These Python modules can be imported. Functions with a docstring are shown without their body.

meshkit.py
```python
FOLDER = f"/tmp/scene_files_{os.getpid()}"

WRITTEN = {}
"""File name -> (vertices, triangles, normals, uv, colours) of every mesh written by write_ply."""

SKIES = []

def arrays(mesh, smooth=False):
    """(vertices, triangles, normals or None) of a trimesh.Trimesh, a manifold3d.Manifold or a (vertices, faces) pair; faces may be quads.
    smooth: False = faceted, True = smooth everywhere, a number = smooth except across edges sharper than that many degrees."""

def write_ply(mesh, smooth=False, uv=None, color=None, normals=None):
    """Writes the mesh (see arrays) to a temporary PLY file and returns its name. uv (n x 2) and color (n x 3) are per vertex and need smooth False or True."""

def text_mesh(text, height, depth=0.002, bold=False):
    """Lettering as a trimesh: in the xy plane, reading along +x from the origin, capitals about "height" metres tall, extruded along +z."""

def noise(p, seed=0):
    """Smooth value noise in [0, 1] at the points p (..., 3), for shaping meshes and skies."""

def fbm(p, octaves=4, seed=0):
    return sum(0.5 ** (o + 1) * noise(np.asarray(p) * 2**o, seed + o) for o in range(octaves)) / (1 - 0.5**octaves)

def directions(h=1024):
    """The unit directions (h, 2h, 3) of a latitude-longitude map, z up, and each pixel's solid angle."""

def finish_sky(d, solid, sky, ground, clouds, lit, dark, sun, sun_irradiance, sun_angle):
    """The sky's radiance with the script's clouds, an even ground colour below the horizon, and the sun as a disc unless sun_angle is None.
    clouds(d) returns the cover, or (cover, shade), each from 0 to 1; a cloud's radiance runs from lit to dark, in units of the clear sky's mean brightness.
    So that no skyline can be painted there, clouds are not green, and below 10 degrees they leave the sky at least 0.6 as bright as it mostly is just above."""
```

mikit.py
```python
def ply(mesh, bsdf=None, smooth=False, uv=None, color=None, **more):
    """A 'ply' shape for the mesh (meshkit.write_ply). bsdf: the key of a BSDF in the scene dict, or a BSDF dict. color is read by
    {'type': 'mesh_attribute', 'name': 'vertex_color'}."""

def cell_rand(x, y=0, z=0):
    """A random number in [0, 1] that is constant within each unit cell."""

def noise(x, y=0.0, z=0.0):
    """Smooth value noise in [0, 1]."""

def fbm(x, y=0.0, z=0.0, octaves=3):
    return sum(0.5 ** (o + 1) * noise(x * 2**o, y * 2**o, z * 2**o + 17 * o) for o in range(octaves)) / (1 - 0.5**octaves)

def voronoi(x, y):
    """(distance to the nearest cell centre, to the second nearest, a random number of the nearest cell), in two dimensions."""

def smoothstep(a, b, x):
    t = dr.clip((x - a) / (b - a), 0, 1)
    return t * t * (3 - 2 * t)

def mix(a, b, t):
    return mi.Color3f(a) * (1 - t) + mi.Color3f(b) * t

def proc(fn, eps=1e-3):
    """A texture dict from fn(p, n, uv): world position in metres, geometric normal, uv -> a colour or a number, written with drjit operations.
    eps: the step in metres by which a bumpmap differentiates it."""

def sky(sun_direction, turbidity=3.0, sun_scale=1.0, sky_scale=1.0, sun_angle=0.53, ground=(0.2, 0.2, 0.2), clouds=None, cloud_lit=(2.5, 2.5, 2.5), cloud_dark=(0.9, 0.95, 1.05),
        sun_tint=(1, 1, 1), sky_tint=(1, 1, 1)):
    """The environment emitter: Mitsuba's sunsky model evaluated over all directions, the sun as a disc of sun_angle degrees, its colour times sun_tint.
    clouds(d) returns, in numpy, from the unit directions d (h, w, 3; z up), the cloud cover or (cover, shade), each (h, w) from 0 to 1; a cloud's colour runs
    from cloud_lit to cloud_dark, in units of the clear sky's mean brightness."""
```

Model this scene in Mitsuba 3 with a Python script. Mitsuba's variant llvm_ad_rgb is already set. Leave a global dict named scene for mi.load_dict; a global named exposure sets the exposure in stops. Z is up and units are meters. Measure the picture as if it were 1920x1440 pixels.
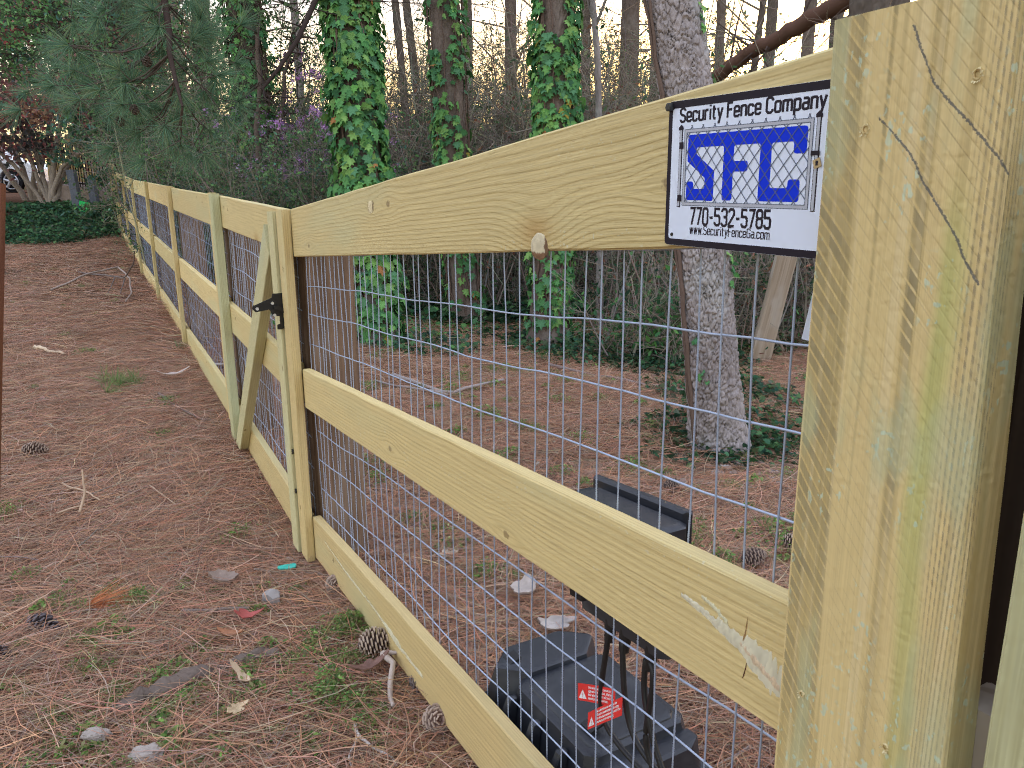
import math
import random
import numpy as np
import trimesh
import mitsuba as mi
import drjit as dr
import mikit
import meshkit
import shapely
from shapely import affinity
from shapely.geometry import LineString, Polygon, box as sbox
from shapely.ops import unary_union
from scipy.spatial import cKDTree

T = mi.ScalarTransform4f
scene, labels = {}, {}

# ------------------------------------------------------------------ camera, sky, exposure
scene['camera'] = {'type': 'perspective', 'fov': 68.88, 'near_clip': 0.02, 'far_clip': 900.0,
                   'to_world': T().look_at(origin=[0, 0, 1.05], target=[0, 0.974501, 1.05 - 0.224383], up=[0.008552, 0.224375, 0.974465])}


def sky_clouds(d):
    # thin high cloud above a clear, glowing band along the horizon
    q = d * np.array([3.0, 3.0, 7.0])
    c = meshkit.fbm(q + 5.0, 4, seed=3)
    el = np.degrees(np.arcsin(np.clip(d[..., 2], -1, 1)))
    k = np.clip((el - 6.0 + (c - .5) * 6) / 11.0, 0, 1)
    return k * k * (3 - 2 * k) * np.clip((c + .2) * 1.6, 0.85, 0.97), np.clip(0.55 - (c - 0.4) * 0.8, 0, 1)


SUN = np.array([0.30, 0.93, 0.17])
scene['sky'] = mikit.sky(SUN, turbidity=5.0, sun_scale=0.012, sky_scale=1.0, sun_angle=4.0, clouds=sky_clouds, cloud_lit=(1.5, 1.62, 2.0), cloud_dark=(1.05, 1.16, 1.5),
                         ground=(0.12, 0.1, 0.08), sky_tint=(1.0, .86, .62), sun_tint=(1, .8, .45))
exposure = 4.36


# ------------------------------------------------------------------ helpers
def numbered(key):
    if key not in labels and key not in scene and not any(k.startswith(key + '__') for k in scene):
        return key
    i = 1
    while True:
        k = f'{key}_{i:03d}'
        if k not in labels and k not in scene and not any(q.startswith(k + '__') for q in scene):
            return k
        i += 1


_count = {}


def nextkey(key):
    """the next free number of a part key"""
    i = _count.get(key, 0)
    _count[key] = i + 1
    return key if i == 0 else f'{key}_{i:03d}'


def thing(name, label, cat, group=None, kind=None):
    key = numbered(name)
    labels[key] = {'label': label, 'category': cat}
    if group:
        labels[key]['group'] = group
    if kind:
        labels[key]['kind'] = kind
    return key


def structure(name):
    labels[name] = {'kind': 'structure'}
    return name


def part(parent, name, mesh, bsdf, smooth=False, label=None, kind=None, **kw):
    key = nextkey(f'{parent}__{name}')
    scene[key] = mikit.ply(mesh, bsdf, smooth=smooth, **kw)
    if label or kind:
        labels[key] = {}
        if label:
            labels[key]['label'] = label
        if kind:
            labels[key]['kind'] = kind
    return key


class MB:
    """collects coloured triangles"""

    def __init__(self):
        self.v, self.f, self.c, self.n = [], [], [], 0

    def add(self, v, f, c):
        v = np.asarray(v, float).reshape(-1, 3)
        f = np.asarray(f, int)
        if f.shape[1] == 4:
            f = np.vstack([f[:, [0, 1, 2]], f[:, [0, 2, 3]]])
        c = np.asarray(c, float)
        c = np.tile(c, (len(v), 1)) if c.ndim == 1 else c
        self.v.append(v)
        self.f.append(f + self.n)
        self.c.append(c)
        self.n += len(v)
        return self

    def mesh(self):
        return np.vstack(self.v), np.vstack(self.f)

    def put(self, key, bsdf, smooth=False):
        scene[key] = mikit.ply(self.mesh(), bsdf, smooth=smooth, color=np.clip(np.vstack(self.c), 0, 1))
        return key

    def shape(self, bsdf, smooth=False):
        return mikit.ply(self.mesh(), bsdf, smooth=smooth, color=np.clip(np.vstack(self.c), 0, 1))


def unit(v):
    v = np.asarray(v, float)
    return v / np.maximum(np.linalg.norm(v, axis=-1, keepdims=True), 1e-12)


def prisms(mb, P, R, C, sides=3):
    """many tubes at once: P (N,k,3) points, R (N,k) radii, C (N,3) colours"""
    P, R = np.asarray(P, float), np.asarray(R, float)
    N, k, _ = P.shape
    tan = np.gradient(P, axis=1)
    tan = unit(tan)
    ref = np.where(np.abs(tan[:, :1, 2:3]) < 0.9, np.array([0, 0, 1.0]), np.array([1.0, 0, 0]))
    a = unit(np.cross(tan, ref))
    b = np.cross(tan, a)
    ang = np.arange(sides) * 2 * np.pi / sides
    ring = P[:, :, None] + R[:, :, None, None] * (a[:, :, None] * np.cos(ang)[None, None, :, None] + b[:, :, None] * np.sin(ang)[None, None, :, None])
    idx = np.arange(N * k * sides).reshape(N, k, sides)
    p, q = idx[:, :-1], idx[:, 1:]
    f = np.stack([p, np.roll(p, -1, 2), np.roll(q, -1, 2), q], -1).reshape(-1, 4)
    mb.add(ring.reshape(-1, 3), f, np.repeat(np.asarray(C, float), k * sides, axis=0))


def ribbons(mb, P, W, C, side):
    """flat strips: P (N,k,3), W (N,k) half widths, side (N,3) sideways direction"""
    N, k, _ = P.shape
    o = W[:, :, None] * side[:, None]
    v = np.stack([P - o, P + o], 2)
    idx = np.arange(N * k * 2).reshape(N, k, 2)
    f = np.stack([idx[:, :-1, 0], idx[:, :-1, 1], idx[:, 1:, 1], idx[:, 1:, 0]], -1).reshape(-1, 4)
    mb.add(v.reshape(-1, 3), f, np.repeat(np.asarray(C, float), k * 2, axis=0))


def tube(mb, path, radii, col, sides=8, cap=True):
    path = np.asarray(path, float)
    radii = np.broadcast_to(np.asarray(radii, float), (len(path),))
    prisms(mb, path[None], radii[None], np.asarray(col, float)[None], sides)
    if cap:
        n0 = mb.n - len(path) * sides
        for ring, c in ((0, path[0]), (len(path) - 1, path[-1])):
            i = n0 + ring * sides + np.arange(sides)
            mb.v.append(c[None])
            mb.c.append(np.asarray(col, float)[None])
            mb.f.append(np.stack([i, np.roll(i, -1), np.full(sides, mb.n)], 1) if ring else np.stack([np.roll(i, -1), i, np.full(sides, mb.n)], 1))
            mb.n += 1


def rand_rot(rng, n):
    q = unit(rng.normal(size=(n, 4)))
    w, x, y, z = q.T
    return np.stack([np.stack([1 - 2 * (y * y + z * z), 2 * (x * y - z * w), 2 * (x * z + y * w)], -1),
                     np.stack([2 * (x * y + z * w), 1 - 2 * (x * x + z * z), 2 * (y * z - x * w)], -1),
                     np.stack([2 * (x * z - y * w), 2 * (y * z + x * w), 1 - 2 * (x * x + y * y)], -1)], -2)


def frames(normal, up):
    """rotations (n,3,3) whose columns are side, up-ish, normal"""
    z = unit(normal)
    x = unit(np.cross(up, z))
    y = np.cross(z, x)
    return np.stack([x, y, z], -1)


def scatter(mb, v, f, pos, rot, size, col):
    n = len(pos)
    vs = np.einsum('nij,kj->nki', rot, v) * np.asarray(size, float).reshape(-1, 1, 1) + pos[:, None]
    fs = (f[None] + (np.arange(n) * len(v))[:, None, None]).reshape(-1, f.shape[1])
    mb.add(vs.reshape(-1, 3), fs, np.repeat(col, len(v), axis=0))


def leaf_simple():
    v = np.array([[0, -.5, 0], [.24, -.12, .05], [.2, .2, .05], [0, .55, -.04], [-.2, .2, .05], [-.24, -.12, .05], [0, 0, -.03]])
    f = np.array([[6, 0, 1], [6, 1, 2], [6, 2, 3], [6, 3, 4], [6, 4, 5], [6, 5, 0]])
    return v, f


def leaf_diamond():
    v = np.array([[0, -.5, 0], [.22, 0, .05], [0, .5, 0], [-.22, 0, .05]])
    return v, np.array([[0, 1, 2], [0, 2, 3]])


def leaf_ivy():
    pts = [(0, -.42), (.2, -.52), (.5, -.22), (.27, -.04), (.42, .2), (.15, .2), (0, .58), (-.15, .2), (-.42, .2), (-.27, -.04), (-.5, -.22), (-.2, -.52)]
    v = np.array([[x, y, -.35 * abs(x) ** 1.5 - .12 * max(0, y) ** 2 + .03] for x, y in pts] + [[0, -.05, 0.0]])
    k = len(pts)
    return v, np.array([[k, i, (i + 1) % k] for i in range(k)])


def jitter(rng, cols, n, amount=.18, weights=None):
    cols = np.asarray(cols, float)
    i = rng.choice(len(cols), n, p=weights)
    return cols[i] * np.exp(rng.normal(0, amount, (n, 1))) * np.exp(rng.normal(0, amount * .3, (n, 3)))


def subgrid(f):
    return np.asarray(f)


# ------------------------------------------------------------------ fence frame and terrain
P0 = np.array([0.24395, 0.60604])
D = np.array([-0.4856841, 0.87413441])
NN = np.array([0.87413441, 0.4856841])


def F(s, t, z):
    q = P0 + D * s + NN * t
    return np.array([q[0], q[1], z])


def FV(s, t, z):
    s, t, z = np.broadcast_arrays(np.asarray(s, float), np.asarray(t, float), np.asarray(z, float))
    return np.stack([P0[0] + D[0] * s + NN[0] * t, P0[1] + D[1] * s + NN[1] * t, z], -1)


SP = np.array([(-6, .2), (-1, .11), (0, .065), (1.77, -.045), (2.1, -.045), (3.05, .03), (4.9, .165), (6.8, .27), (8.9, .375), (11, .51), (13.4, .65), (14.4, .8), (16, 1.12),
               (18, 1.25), (25, 1.6), (40, 2.2), (80, 4.5), (220, 12)])


def gz0(x, y):
    x, y = np.asarray(x, float), np.asarray(y, float)
    s = (x - P0[0]) * D[0] + (y - P0[1]) * D[1]
    t = (x - P0[0]) * NN[0] + (y - P0[1]) * NN[1]
    zf = np.interp(s, SP[:, 0], SP[:, 1])
    w = np.clip((t - .2) / 2.5, 0, 1)
    w = w * w * (3 - 2 * w)
    zr = .012 * np.maximum(0, y - 5) + .0006 * np.maximum(0, y - 10) ** 2
    zr = np.where(t > 0, np.minimum(zf, np.minimum(zr, 14)), zf)
    return zf * (1 - w) + zr * w


def gz(x, y):
    x, y = np.broadcast_arrays(np.asarray(x, float), np.asarray(y, float))
    p = np.stack([x, y, x * 0], -1)
    near = np.exp(-np.hypot(x, y) / 60)
    return gz0(x, y) + near * ((meshkit.fbm(p * 1.3, 3, seed=5) - .5) * .07 + (meshkit.fbm(p * 7, 2, seed=8) - .5) * .018)


# ------------------------------------------------------------------ materials
def rgb(*c):
    return {'type': 'rgb', 'value': list(c)}


def bsdf(key, d, two=True):
    scene[key] = {'type': 'twosided', 'b': d} if two else d
    return key


VC = {'type': 'mesh_attribute', 'name': 'vertex_color'}
bsdf('m_leaf', {'type': 'principledthin', 'base_color': VC, 'roughness': .5, 'diff_trans': .75, 'spec_trans': 0.0}, two=False)
bsdf('m_ivy', {'type': 'principledthin', 'base_color': VC, 'roughness': .42, 'diff_trans': .35, 'spec_trans': 0.0}, two=False)
bsdf('m_litter', {'type': 'principled', 'base_color': VC, 'roughness': .65, 'specular': .35})
bsdf('m_twig', {'type': 'diffuse', 'reflectance': VC})


def f_ground(p, n, uv):
    a = mikit.fbm(p.x * 1.1, p.y * 1.1, 0, 4)
    b = mikit.fbm(p.x * 14, p.y * 22, p.z * 14, 3)
    c = mikit.noise(p.x * 90, p.y * 140, 0)
    col = mikit.mix((.11, .065, .046), (.2, .12, .08), b)
    col = mikit.mix(col, (.25, .125, .075), mikit.smoothstep(.52, .75, a) * .6)
    col = mikit.mix(col, (.04, .028, .022), mikit.smoothstep(.5, .75, c) * .6)
    # bare red clay behind the fence by the equipment
    e = mikit.smoothstep(1.0, .25, dr.sqrt(dr.square((p.x - .75) / .8) + dr.square((p.y - 2.0) / 1.1)) + (a - .5) * .9)
    col = mikit.mix(col, (.38, .18, .105), e * .7)
    e2 = mikit.smoothstep(1.0, .3, dr.sqrt(dr.square((p.x - .9) / .7) + dr.square((p.y - 3.0) / .8)) + (a - .5) * .9)
    return mikit.mix(col, (.42, .29, .22), e2 * .6)


bsdf('m_ground', {'type': 'bumpmap', 'arbitrary': mikit.proc(lambda p, n, uv: mikit.fbm(p.x * 35, p.y * 35, p.z * 35, 3) * .012, eps=2e-3),
                  'bsdf': {'type': 'diffuse', 'reflectance': mikit.proc(f_ground)}})


K1, K2 = 11 * 1.37 + .4445, 11 * 1.37 + 1.1035


def wood_parts(uv, rings=75.0):
    """uv.x metres along the board, uv.y metres across (+3 per board): grain line strength, knot strength, board id"""
    u, w = uv.x, uv.y
    idn = dr.floor(w / 3 + .5)
    v = w - idn * 3
    warp, core = mi.Float(0), mi.Float(0)
    for cellw, k in ((.61, 1), (.83, 2)):
        c = dr.floor(u / cellw)
        ku = (c + .25 + .5 * mikit.cell_rand(c, idn, k)) * cellw
        kv = (mikit.cell_rand(c, idn, k + 5) - .5) * .1 + .065
        on = dr.select(mikit.cell_rand(c, idn, k + 9) < .55, 1.0, 0.0)
        du, dv = (u - ku), (v - kv)
        r2 = dr.square(du / .055) + dr.square(dv / .035)
        warp += on * .022 * dr.exp(-r2) * dv / (dr.abs(dv) + .008)
        core += on * mikit.smoothstep(1.0, .6, dr.sqrt(dr.square(du / .011) + dr.square(dv / .008)) + (mikit.noise(u * 300, v * 300) - .5) * .5)
    top = dr.select(dr.abs(idn - 11) < .5, 1.0, 0.0)  # the big edge knot and the small one of the top board
    for ku, kv, a, b, h in ((K1, .124, .085, .055, .034), (K2, .032, .05, .03, .014)):
        g = dr.exp(-dr.square((u - ku) / a) - dr.square((v - kv) / b))
        warp += top * h * g
    vv = v - warp * 1.0
    q = vv * rings * (1 + 3.0 * vv) + 2.6 * mikit.fbm(u * .55, vv * 7, idn * 7.3, 2) + .5 * mikit.noise(u * 6, vv * 30, idn) + idn * .37
    fr = q - dr.floor(q)
    line = mikit.smoothstep(.35, .8, fr) * mikit.smoothstep(1.0, .86, fr)
    return u, v, idn, line, dr.clip(core, 0, 1)


def wood_colour(early, late, green):
    def fn(p, n, uv):
        u, v, idn, line, core = wood_parts(uv)
        tone = mikit.fbm(u * 1.3, v * 22, idn * 3.1, 3)
        fine = mikit.noise(u * 14, v * 900, idn)
        col = mikit.mix(early, late, dr.clip(line * (.15 + .95 * tone * tone * 1.6), 0, 1))
        col = col * (.9 + .2 * fine)
        col = mikit.mix(col, green, mikit.smoothstep(.5, .8, mikit.fbm(u * 2.2, v * 11, idn * 9.7 + 4, 3)) * .55)
        sp = mikit.noise(u * 260, v * 420, idn * 5)
        col = mikit.mix(col, (.62, .64, .50), mikit.smoothstep(.86, .95, sp) * .5 * mikit.smoothstep(.45, .7, tone))
        col = mikit.mix(col, (.2, .115, .05), core * .65)
        near = dr.select(dr.abs(idn - 11) < .5, 1.0, 0.0) * dr.exp(-dr.square((u - K1 - .012) / .04) - dr.square((v - .118) / .022))
        col = mikit.mix(col, (.46, .27, .085), near * .75)
        return mikit.mix(col, col * mi.Color3f(.9, .97, .98), mikit.cell_rand(idn, 8)) * (.88 + .2 * mikit.cell_rand(idn, 3))
    return fn


def wood_bump(p, n, uv):
    u, v, idn, line, core = wood_parts(uv)
    return line * .0004 + mikit.noise(u * 30, v * 1200, idn) * .0003 + mikit.fbm(u * 160, v * 160, idn, 2) * .0006


def wood_bsdf(key, early, late, green):
    bsdf(key, {'type': 'bumpmap', 'arbitrary': mikit.proc(wood_bump, eps=4e-4),
               'bsdf': {'type': 'principled', 'base_color': mikit.proc(wood_colour(early, late, green)), 'roughness': .62, 'specular': .35}})


wood_bsdf('m_wood', (.655, .498, .228), (.55, .402, .168), (.57, .51, .27))
wood_bsdf('m_palewood', (.54, .49, .265), (.44, .385, .185), (.46, .50, .32))


def seg_dist(u, v, a, b):
    du, dv = b[0] - a[0], b[1] - a[1]
    k = dr.clip(((u - a[0]) * du + (v - a[1]) * dv) / (du * du + dv * dv), 0, 1)
    return dr.sqrt(dr.square(u - a[0] - k * du) + dr.square(v - a[1] - k * dv))


PENCIL = [(((1.165, -.063), (1.127, -.082)), 1), (((1.127, -.082), (1.069, -.136)), 1), (((1.110, -.045), (1.086, -.069)), 1), (((1.086, -.069), (1.004, -.127)), 1)]


def f_nearboard(p, n, uv):
    # uv.x = height in metres, uv.y = place along the fence (0 at the left edge, -.15 at the right)
    u, v = uv.x, uv.y
    vw = v + .0035 * (mikit.fbm(u * 5, v * 20, 1, 2) - .5)
    band = mikit.noise(vw * 120, u * .8, 3)
    band2 = mikit.noise(vw * 260, u * 1.2, 9)
    fine = mikit.noise(v * 1500, u * 18, 2)
    right = mikit.smoothstep(-.108, -.125, v)
    # saw marks: slanting ridges that break the dark growth bands into dashes
    left = 1 - right
    q = (u * .78 - v * .9) / .0088 + .9 * (mikit.fbm(u * 14, v * 14, 5, 2) - .5)
    ph = q - dr.floor(q)
    row = mikit.cell_rand(dr.floor(q), dr.floor(vw * 75), 3)
    dash = mikit.smoothstep(.12, .3, ph) * mikit.smoothstep(1.0, .93, ph)
    edge = mikit.smoothstep(.86, .97, ph)
    b1 = mikit.smoothstep(.42, .54, band)
    patch = mikit.smoothstep(.35, .65, mikit.fbm(u * 7, v * 26, 3, 2))
    col = mikit.mix((.645, .50, .228), (.53, .40, .163), b1 * .85)
    col = mikit.mix(col, (.69, .56, .30), mikit.smoothstep(.5, .75, band2) * .5)
    col = mikit.mix(col, (.29, .235, .12), b1 * dash * left * (.35 + .65 * row) * (.35 + .65 * patch) * 1.0)
    thin = mikit.smoothstep(.62, .8, mikit.noise(vw * 240, u * 2.0, 21))
    col = mikit.mix(col, (.42, .32, .13), thin * .4)
    col = mikit.mix(col, (.36, .29, .15), edge * .3 * left * mikit.smoothstep(.3, .6, mikit.noise(u * 40, v * 60, 8)))
    # narrow straight grain with fine dashes on the right third
    g = v * 300 + mikit.noise(u * 3, v * 60, 6) * 1.6
    gfr = g - dr.floor(g)
    ln = mikit.smoothstep(.45, .7, gfr) * mikit.smoothstep(1.0, .85, gfr)
    ph2 = q * 1.15 - dr.floor(q * 1.15)
    side = mikit.smoothstep(-.141, -.149, v)
    col = mikit.mix(col, (.45, .35, .165), right * ln * .8 * (1 - side))
    col = mikit.mix(col, (.33, .26, .14), right * ln * mikit.smoothstep(.3, .5, ph2) * mikit.smoothstep(1.0, .9, ph2) * (.4 + .6 * patch) * .85 * (1 - side))
    # greenish preservative streak down the middle
    st = mikit.smoothstep(.014, .003, dr.abs(v + .106 + (mikit.fbm(u * 6, 0, 2, 2) - .5) * .012))
    st *= mikit.smoothstep(1.09, 1.0, u) * (.4 + .6 * mikit.noise(u * 9, v * 50, 1))
    col = mikit.mix(col, (.43, .47, .14), st * .7)
    col = mikit.mix(col, (.42, .47, .28), mikit.smoothstep(.55, .75, mikit.fbm(u * 9, v * 40, 4, 3)) * .45)
    spot = mikit.smoothstep(.66, .76, mikit.fbm(u * 170, v * 260, 12, 3))
    col = mikit.mix(col, (.45, .60, .47), spot * .55 * mikit.smoothstep(.45, .65, mikit.noise(u * 18, v * 30, 3)))
    pl = mi.Float(0)
    for (a, b), _ in PENCIL:
        pl = dr.maximum(pl, mikit.smoothstep(.0011, .0003, seg_dist(u, v + (mikit.noise(u * 60, 0, 2) - .5) * .004, a, b) + (mikit.noise(u * 900, v * 900, 2) - .5) * .0012))
    col = mikit.mix(col, (.10, .10, .095), pl * .85)
    return col * (.93 + .14 * fine)


bsdf('m_nearboard', {'type': 'bumpmap', 'arbitrary': mikit.proc(lambda p, n, uv: mikit.noise(uv.x * 25, uv.y * 1100, 1) * .0004 + mikit.fbm(uv.x * 260, uv.y * 260, 1, 2) * .0007
                     + mikit.smoothstep(.85, 1.0, (uv.x * .78 - uv.y * .9) / .0088 - dr.floor((uv.x * .78 - uv.y * .9) / .0088)) * -.0004, eps=3e-4),
                     'bsdf': {'type': 'principled', 'base_color': mikit.proc(f_nearboard), 'roughness': .7, 'specular': .3}})


def f_brown(p, n, uv):
    u, v = uv.x, uv.y
    a = mikit.noise(u * 3, v * 90, 2)
    b = mikit.noise(u * 12, v * 600, 4)
    k = mikit.fbm(u * 5, v * 14, 7, 3)
    col = mikit.mix((.235, .15, .095), (.13, .082, .053), a)
    col = mikit.mix(col, (.28, .21, .155), mikit.smoothstep(.5, .75, k) * .5)
    return col * (.8 + .4 * b)


bsdf('m_darkbrown', {'type': 'principled', 'base_color': mikit.proc(lambda p, n, uv: mikit.mix((.075, .048, .03), (.04, .026, .018), mikit.noise(uv.x * 4, uv.y * 140, 3))), 'roughness': .75, 'specular': .25})
bsdf('m_brown', {'type': 'principled', 'base_color': mikit.proc(f_brown), 'roughness': .7, 'specular': .3})


def f_weathered(p, n, uv):
    a = mikit.noise(uv.x * 3, uv.y * 120, 2)
    k = mikit.fbm(uv.x * 6, uv.y * 10, 7, 3)
    return mikit.mix(mikit.mix((.42, .35, .27), (.3, .235, .17), a), (.45, .41, .35), mikit.smoothstep(.45, .7, k) * .6)


bsdf('m_weathered', {'type': 'diffuse', 'reflectance': mikit.proc(f_weathered)})


def f_bark(p, n, uv):
    a = mikit.fbm(p.x * 30, p.y * 30, p.z * 8, 4)
    b = mikit.fbm(p.x * 5, p.y * 5, p.z * 2.5, 2)
    c = mikit.mix((.7, .7, .7), (1.3, 1.25, 1.2), a)
    return mikit.mix((1, 1, 1), c, 1.0) * (.75 + .5 * b)


def bark_bsdf(key, colour, lichen, amount):
    def fn(p, n, uv):
        k = mikit.smoothstep(.5, .75, mikit.fbm(p.x * 7, p.y * 7, p.z * 4 + 3, 3))
        return mikit.mix(colour, lichen, k * amount) * f_bark(p, n, uv)
    bsdf(key, {'type': 'bumpmap', 'arbitrary': mikit.proc(lambda p, n, uv: mikit.fbm(p.x * 45, p.y * 45, p.z * 14, 3) * .02, eps=2e-3),
               'bsdf': {'type': 'diffuse', 'reflectance': mikit.proc(fn)}})


bark_bsdf('m_bark_grey', (.36, .325, .32), (.43, .44, .43), .6)
bark_bsdf('m_bark_pine', (.20, .16, .135), (.24, .215, .19), .5)
bark_bsdf('m_bark_dark', (.15, .125, .105), (.18, .175, .15), .6)
bark_bsdf('m_bark_pale', (.27, .22, .17), (.3, .28, .24), .5)

bsdf('m_wire', {'type': 'principled', 'base_color': rgb(.42, .49, .62), 'metallic': .35, 'roughness': .45})
bsdf('m_farwire', {'type': 'principled', 'base_color': rgb(.36, .44, .6), 'metallic': .3, 'roughness': .5})
bsdf('m_blackplastic', {'type': 'bumpmap', 'arbitrary': mikit.proc(lambda p, n, uv: mikit.fbm(p.x * 500, p.y * 500, p.z * 500, 2) * .0006, eps=3e-4),
                        'bsdf': {'type': 'principled', 'base_color': mikit.proc(lambda p, n, uv: mikit.mix((.024, .027, .034), (.05, .054, .062), mikit.smoothstep(.5, .8, mikit.fbm(p.x * 18, p.y * 18, p.z * 18, 3)))), 'roughness': .3, 'specular': .5}})
bsdf('m_cable', {'type': 'principled', 'base_color': rgb(.012, .012, .013), 'roughness': .45, 'specular': .5})
bsdf('m_blackmetal', {'type': 'principled', 'base_color': rgb(.01, .01, .011), 'roughness': .4, 'specular': .5})
bsdf('m_zinc', {'type': 'principled', 'base_color': rgb(.7, .7, .68), 'metallic': .6, 'roughness': .4})
bsdf('m_signwhite', {'type': 'principled', 'base_color': rgb(.68, .74, .86), 'roughness': .35, 'specular': .5})
bsdf('m_ink', {'type': 'principled', 'base_color': rgb(.022, .017, .024), 'roughness': .6, 'specular': .15})
bsdf('m_blueink', {'type': 'principled', 'base_color': rgb(.004, .032, .62), 'roughness': .6, 'specular': .15})
bsdf('m_greyink', {'type': 'principled', 'base_color': rgb(.13, .15, .2), 'roughness': .6, 'specular': .15})
bsdf('m_palegrey', {'type': 'principled', 'base_color': rgb(.42, .44, .5), 'roughness': .35, 'specular': .5})
bsdf('m_brass', {'type': 'principled', 'base_color': rgb(.45, .33, .16), 'roughness': .4, 'specular': .5})
bsdf('m_redtag', {'type': 'principled', 'base_color': rgb(.72, .035, .03), 'roughness': .4, 'specular': .5})
bsdf('m_tagwhite', {'type': 'principled', 'base_color': rgb(.8, .78, .78), 'roughness': .4})
bsdf('m_whitepaint', {'type': 'principled', 'base_color': rgb(.72, .75, .8), 'roughness': .25, 'clearcoat': .6})
bsdf('m_carglass', {'type': 'principled', 'base_color': rgb(.03, .04, .055), 'roughness': .08, 'specular': .8})
bsdf('m_tyre', {'type': 'diffuse', 'reflectance': rgb(.02, .02, .022)})
bsdf('m_alloy', {'type': 'principled', 'base_color': rgb(.55, .56, .58), 'metallic': .6, 'roughness': .35})
bsdf('m_iron', {'type': 'diffuse', 'reflectance': rgb(.03, .026, .025)})
bsdf('m_concrete', {'type': 'diffuse', 'reflectance': mikit.proc(lambda p, n, uv: mikit.mix((.33, .27, .24), (.43, .36, .32), mikit.fbm(p.x * 3, p.y * 3, p.z * 3, 3)))})
bsdf('m_bluegrey', {'type': 'diffuse', 'reflectance': mikit.proc(lambda p, n, uv: mikit.mix((.11, .12, .14), (.2, .21, .24), mikit.fbm(p.x * 12, p.y * 12, p.z * 6, 3)))})
bsdf('m_green', {'type': 'diffuse', 'reflectance': rgb(.05, .62, .16)})
bsdf('m_teal', {'type': 'principled', 'base_color': rgb(.05, .5, .42), 'roughness': .5})
bsdf('m_rust', {'type': 'diffuse', 'reflectance': mikit.proc(lambda p, n, uv: mikit.mix((.13, .055, .035), (.2, .095, .06), mikit.fbm(p.x * 40, p.y * 40, p.z * 8, 3)))})

# ------------------------------------------------------------------ ground
structure('ground')


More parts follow.
